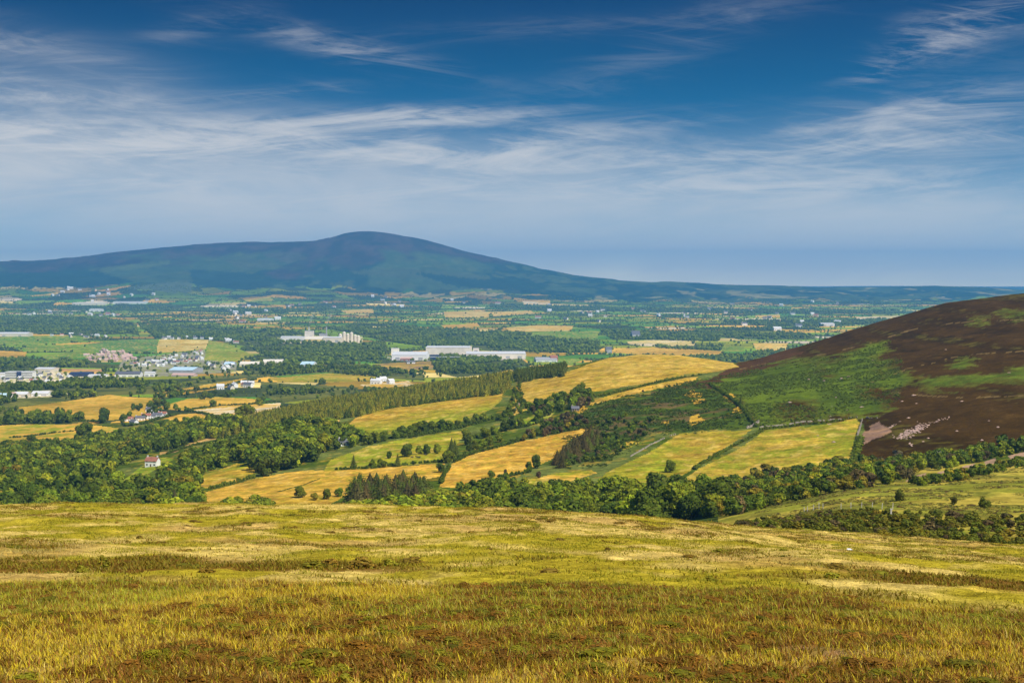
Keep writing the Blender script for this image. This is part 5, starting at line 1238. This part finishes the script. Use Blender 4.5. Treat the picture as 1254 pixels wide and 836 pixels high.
    k = inpoly(pp, qq, [(900,640),(960,612),(1050,598),(1110,590),(1254,572),(1330,565),(1330,640),(1254,634),(1050,628),(960,636)]) & (fbm(X / 9, Y / 16, 341, 3) > .47); X, Y, Z = X[k], Y[k], Z[k]; n = len(X)
    c = mix((.30, .25, .04), (.17, .19, .025), r.uniform(0, 1, n)); c = np.where(r.uniform(0, 1, n)[:, None] < .12, np.array((.15, .09, .035)), c) * r.uniform(.7, 1.3, n)[:, None]
    tus_ = [crown_broad(540 + q, 34, .2, nl=4, low=0, core=False) for q in range(4)]
    set_props(link('tussocks', scatter_mesh('tussocks', tus_, np.column_stack([X, Y, Z - .08, r.uniform(.7, 2.0, n), r.uniform(.18, .45, n), r.uniform(0, 6.28, n), c]), M_LEAF)), 'olive grass tussocks on the pasture slope behind the gorse', 'grass', None, 'stuff')
    # bracken fronds on the middle slopes
    rows_ = []
    for poly, y0, y1, n_, c in [([(850,470),(942,448),(1036,437),(1092,417),(1061,444),(1105,439),(1105,475),(1092,494),(1036,506),(929,525),(905,492)], 600, 1650, 5200, np.array(BRACK2)), ([(690,520),(730,495),(790,480),(850,466),(905,500),(926,523),(850,527),(800,530),(740,570),(690,572)], 600, 1650, 6500, np.array(BRACK) * 1.15)]:
        xs = [p[0] for p in poly]; Yb = np.sqrt(r.uniform(y0 ** 2, y1 ** 2, n_ * 5)); pb = r.uniform(min(xs), max(xs), n_ * 5); Xb = (pb - CX) / F * Yb; Zb = ground(Xb, Yb); pp, qq = project(Xb, Yb, Zb)
        k = inpoly(pp + r.normal(0, 3, len(pp)), qq + r.normal(0, 2, len(pp)), poly) & (fbm(Xb / 22, Yb / 22, 331, 3) > .44); Xb, Yb, Zb = Xb[k], Yb[k], Zb[k]; m_ = len(Xb)
        s = r.uniform(1.2, 3.2, m_); rows_.append(np.column_stack([Xb, Yb, Zb - .15, s, r.uniform(.5, 1.1, m_), r.uniform(0, 6.28, m_), c * r.uniform(.6, 1.35, m_)[:, None]]))
    fr_ = [crown_broad(520 + q, 26, .22, nl=5, low=0, core=False) for q in range(4)]
    set_props(link('bracken', scatter_mesh('bracken', fr_, np.concatenate(rows_), M_LEAF)), 'green bracken covering the slope and the flank of the heather hill', 'bracken', None, 'stuff')
grass()

# ------------------------------------------------------------------ air, sky, sun, camera
SUN_EL, SUN_AZ = 50.0, 136.0     # height of the sun; how far it stands to the right of the line of view (180 = behind the camera)
def build_light():
    w = bpy.data.worlds.new('World'); SC.world = w; w.use_nodes = True
    nt = w.node_tree; nt.nodes.clear()
    out = nt.nodes.new('ShaderNodeOutputWorld'); bg = nt.nodes.new('ShaderNodeBackground'); L(nt, bg.outputs[0], out.inputs[0])
    tc = nt.nodes.new('ShaderNodeTexCoord'); sp = nt.nodes.new('ShaderNodeSeparateXYZ'); L(nt, tc.outputs['Generated'], sp.inputs[0])
    x, y, z = sp.outputs
    hyp = M2(nt, 'SQRT', M2(nt, 'ADD', M2(nt, 'MULTIPLY', x, x), M2(nt, 'MULTIPLY', y, y)))
    U = M2(nt, 'MULTIPLY', M2(nt, 'ARCTAN2', x, y), F)                  # azimuth and elevation, in small equal steps of angle
    Vv = M2(nt, 'MULTIPLY', M2(nt, 'ARCTAN2', z, hyp), F)
    # sky: the low band of a clear sky, looked up higher where it deepens
    el = M2(nt, 'ADD', .10, M2(nt, 'MULTIPLY', M2(nt, 'MAXIMUM', z, 0.0), 3.2))
    cv = nt.nodes.new('ShaderNodeCombineXYZ'); L(nt, x, cv.inputs[0]); L(nt, y, cv.inputs[1]); L(nt, el, cv.inputs[2])
    nv = nt.nodes.new('ShaderNodeVectorMath'); nv.operation = 'NORMALIZE'; L(nt, cv.outputs[0], nv.inputs[0])
    sky = nt.nodes.new('ShaderNodeTexSky'); sky.sky_type = 'NISHITA'; sky.sun_disc = False
    sky.sun_elevation = math.radians(SUN_EL); sky.sun_rotation = math.radians(SUN_AZ)
    sky.altitude = 300; sky.air_density = 1.0; sky.dust_density = .3; sky.ozone_density = 3.0
    L(nt, nv.outputs[0], sky.inputs[0])
    tint = nt.nodes.new('ShaderNodeValToRGB'); e = tint.color_ramp.elements
    pts = [(0.0, (5.0, 3.0, 1.4)), (.045, (1.7, 1.45, 1.1)), (.113, (.28, .92, 1.0)), (.234, (.0, .58, .80)), (.378, (.0, .23, .50)), (.6, (.5, .72, .9)), (1.0, (.8, .95, 1.0))]
    e[0].position = pts[0][0]; e[0].color = (*pts[0][1], 1); e[1].position = 1; e[1].color = (*pts[-1][1], 1)
    for p, c in pts[1:-1]:
        n = e.new(p); n.color = (*c, 1)
    L(nt, M2(nt, 'DIVIDE', Vv, 900.0, clamp=True), tint.inputs[0])
    skyc = mixc(nt, 'MULTIPLY', 1.0, sky.outputs[0], tint.outputs[0])
    # cirrus
    def noise(su, sv, scale, det=5, rough=.6, ang=0.0, dist=0.0):
        ca, sa = math.cos(ang), math.sin(ang)
        a = M2(nt, 'ADD', M2(nt, 'MULTIPLY', U, ca * su), M2(nt, 'MULTIPLY', Vv, sa * su))
        b = M2(nt, 'ADD', M2(nt, 'MULTIPLY', U, -sa * sv), M2(nt, 'MULTIPLY', Vv, ca * sv))
        c = nt.nodes.new('ShaderNodeCombineXYZ'); L(nt, a, c.inputs[0]); L(nt, b, c.inputs[1]); c.inputs[2].default_value = su * 77
        n = nt.nodes.new('ShaderNodeTexNoise'); n.inputs['Scale'].default_value = scale; n.inputs['Detail'].default_value = det; n.inputs['Roughness'].default_value = rough
        n.inputs['Distortion'].default_value = dist
        L(nt, c.outputs[0], n.inputs['Vector']); return n.outputs[0]
    fib = noise(.0042, .034, 1.0, 8, .68, .06, .7)        # long streaks
    fib2 = noise(.006, .055, 1.0, 8, .68, -.16, .9)
    puff = noise(.0045, .010, 1.0, 5, .55, .1, .4)
    def ss(v, a, b):
        mr = nt.nodes.new('ShaderNodeMapRange'); mr.interpolation_type = 'SMOOTHSTEP'; mr.inputs[1].default_value = a; mr.inputs[2].default_value = b
        L(nt, v, mr.inputs[0]); return mr.outputs[0]
    def blob(px, py, rx, ry, ang, amt):
        u0 = math.atan((px - CX) / F) * F; v0 = math.atan((335 - py) / F) * F
        ca, sa = math.cos(ang), math.sin(ang)
        du = M2(nt, 'SUBTRACT', U, u0); dv = M2(nt, 'SUBTRACT', Vv, v0)
        a = M2(nt, 'ADD', M2(nt, 'MULTIPLY', du, ca / rx), M2(nt, 'MULTIPLY', dv, sa / rx))
        b = M2(nt, 'ADD', M2(nt, 'MULTIPLY', du, -sa / ry), M2(nt, 'MULTIPLY', dv, ca / ry))
        d = M2(nt, 'ADD', M2(nt, 'MULTIPLY', a, a), M2(nt, 'MULTIPLY', b, b))
        return M2(nt, 'MULTIPLY', M2(nt, 'EXPONENT', M2(nt, 'MULTIPLY', d, -1.0)), amt)
    def total(lst):
        s = None
        for b in lst:
            v = blob(*b); s = v if s is None else M2(nt, 'ADD', s, v)
        return s
    soft = total([(60, 200, 330, 48, -.05, .75), (250, 248, 420, 52, 0, .75), (620, 275, 700, 50, 0, .85), (1100, 280, 400, 50, 0, .7), (700, 325, 900, 24, 0, .8), (150, 175, 330, 30, .02, .35), (640, 205, 330, 28, .03, .35), (1100, 180, 200, 36, .05, .25), (80, 90, 130, 30, -.15, .2), (60, 130, 160, 24, -.1, .3)])
    fine = total([(520, 143, 130, 10, .03, 1.0), (440, 152, 160, 9, .03, .7), (150, 170, 260, 14, .02, .7), (120, 215, 260, 16, -.04, .6), (760, 235, 420, 12, .02, .6), (1000, 240, 300, 12, .02, .45), (330, 120, 90, 8, .1, .4), (430, 65, 130, 14, -.22, .42), (240, 45, 70, 12, .28, .2), (330, 178, 260, 16, .0, .7), (680, 170, 160, 14, .12, .7), (600, 190, 300, 14, 0, .6), (1080, 160, 120, 26, .12, .8), (1130, 183, 170, 8, .05, .8),
                  (1080, 92, 40, 12, .35, .9), (1200, 40, 70, 26, .3, .6), (1140, 60, 60, 24, .3, .4), (50, 80, 110, 20, -.2, .4), (60, 130, 150, 18, -.08, .6), (820, 60, 200, 26, .4, .16), (640, 40, 260, 12, .05, .1), (900, 215, 300, 24, 0, .5), (60, 190, 160, 22, 0, .8), (450, 210, 300, 22, 0, .6), (1220, 150, 90, 40, .2, .3)])
    f1 = M2(nt, 'MULTIPLY', fine, M2(nt, 'ADD', M2(nt, 'MULTIPLY', ss(fib, .42, .72), .75), M2(nt, 'MULTIPLY', ss(fib2, .45, .75), .45)))
    f2 = M2(nt, 'MULTIPLY', soft, M2(nt, 'ADD', .45, M2(nt, 'ADD', M2(nt, 'MULTIPLY', ss(puff, .35, .7), .35), M2(nt, 'MULTIPLY', ss(fib, .4, .7), .3))))
    wisp = M2(nt, 'MULTIPLY', M2(nt, 'MULTIPLY', ss(fib2, .55, .8), ss(puff, .45, .7)), .03)
    cov = M2(nt, 'ADD', M2(nt, 'ADD', f1, f2), wisp)
    cov = M2(nt, 'SUBTRACT', 1.0, M2(nt, 'EXPONENT', M2(nt, 'MULTIPLY', cov, -1.35)))
    cov = M2(nt, 'MULTIPLY', cov, .9, clamp=True)
    cl = nt.nodes.new('ShaderNodeMix'); cl.data_type = 'RGBA'; L(nt, cov, cl.inputs[0]); L(nt, skyc, cl.inputs[6]); cl.inputs[7].default_value = CLOUD
    L(nt, cl.outputs[2], bg.inputs[0]); bg.inputs[1].default_value = SKY_STRENGTH
    w.cycles.sampling_method = 'MANUAL'; w.cycles.sample_map_resolution = 1024
    s = bpy.data.lights.new('sun', 'SUN'); s.energy = SUN_STRENGTH; s.angle = math.radians(.53); s.color = (1.0, .955, .87)
    so_ = link('sun', s)
    e_, a_ = math.radians(SUN_EL), math.radians(SUN_AZ)
    from mathutils import Vector
    d = Vector((math.cos(e_) * math.sin(a_), math.cos(e_) * math.cos(a_), math.sin(e_)))
    so_.rotation_euler = (-d).to_track_quat('-Z', 'Y').to_euler()
    # the air
    x0, x1, y0, y1, z0, z1 = -75000, 75000, -300, 28100, float(GZ.min()) - 1.5, float(GZ.max()) + 12
    V = [(x, y, z) for z in (z0, z1) for y in (y0, y1) for x in (x0, x1)]
    me = mesh_np('haze', V, Q=[(0, 2, 3, 1), (4, 5, 7, 6), (0, 1, 5, 4), (2, 6, 7, 3), (0, 4, 6, 2), (1, 3, 7, 5)])
    hm, hn, ho = new_mat('haze_air')
    pv = hn.nodes.new('ShaderNodeVolumePrincipled'); pv.inputs['Color'].default_value = HAZE_COL; pv.inputs['Density'].default_value = HAZE_D; pv.inputs['Anisotropy'].default_value = .1
    L(hn, pv.outputs[0], ho.inputs['Volume']); me.materials.append(hm)
    hm.cycles.homogeneous_volume = True
    set_props(link('haze', me), 'thin blue haze over the whole valley', 'haze', None, 'stuff')
    # camera
    c = bpy.data.cameras.new('camera'); co = link('camera', c); c.sensor_width = 36; c.lens = 36 * F / 1254; c.clip_end = 200000; c.clip_start = .1
    co.rotation_euler = (math.pi / 2 - TILT, 0, 0); SC.camera = co
CLOUD = (7.6, 7.25, 6.9, 1); SKY_STRENGTH = .075; SUN_STRENGTH = 4.2
HAZE_COL = (.14, .47, .96, 1); HAZE_D = 5.9e-5
build_light()
vs = SC.view_settings; vs.view_transform = 'Standard'; vs.look = 'None'; vs.exposure = 0.5; vs.gamma = 1.0; vs.use_curve_mapping = False
SC.render.engine = 'CYCLES'
cy = SC.cycles; cy.max_bounces = 5; cy.diffuse_bounces = 2; cy.glossy_bounces = 1; cy.transmission_bounces = 2; cy.volume_bounces = 1; cy.transparent_max_bounces = 6
cy.use_denoising = True; cy.denoiser = 'OPENIMAGEDENOISE'; cy.use_adaptive_sampling = False
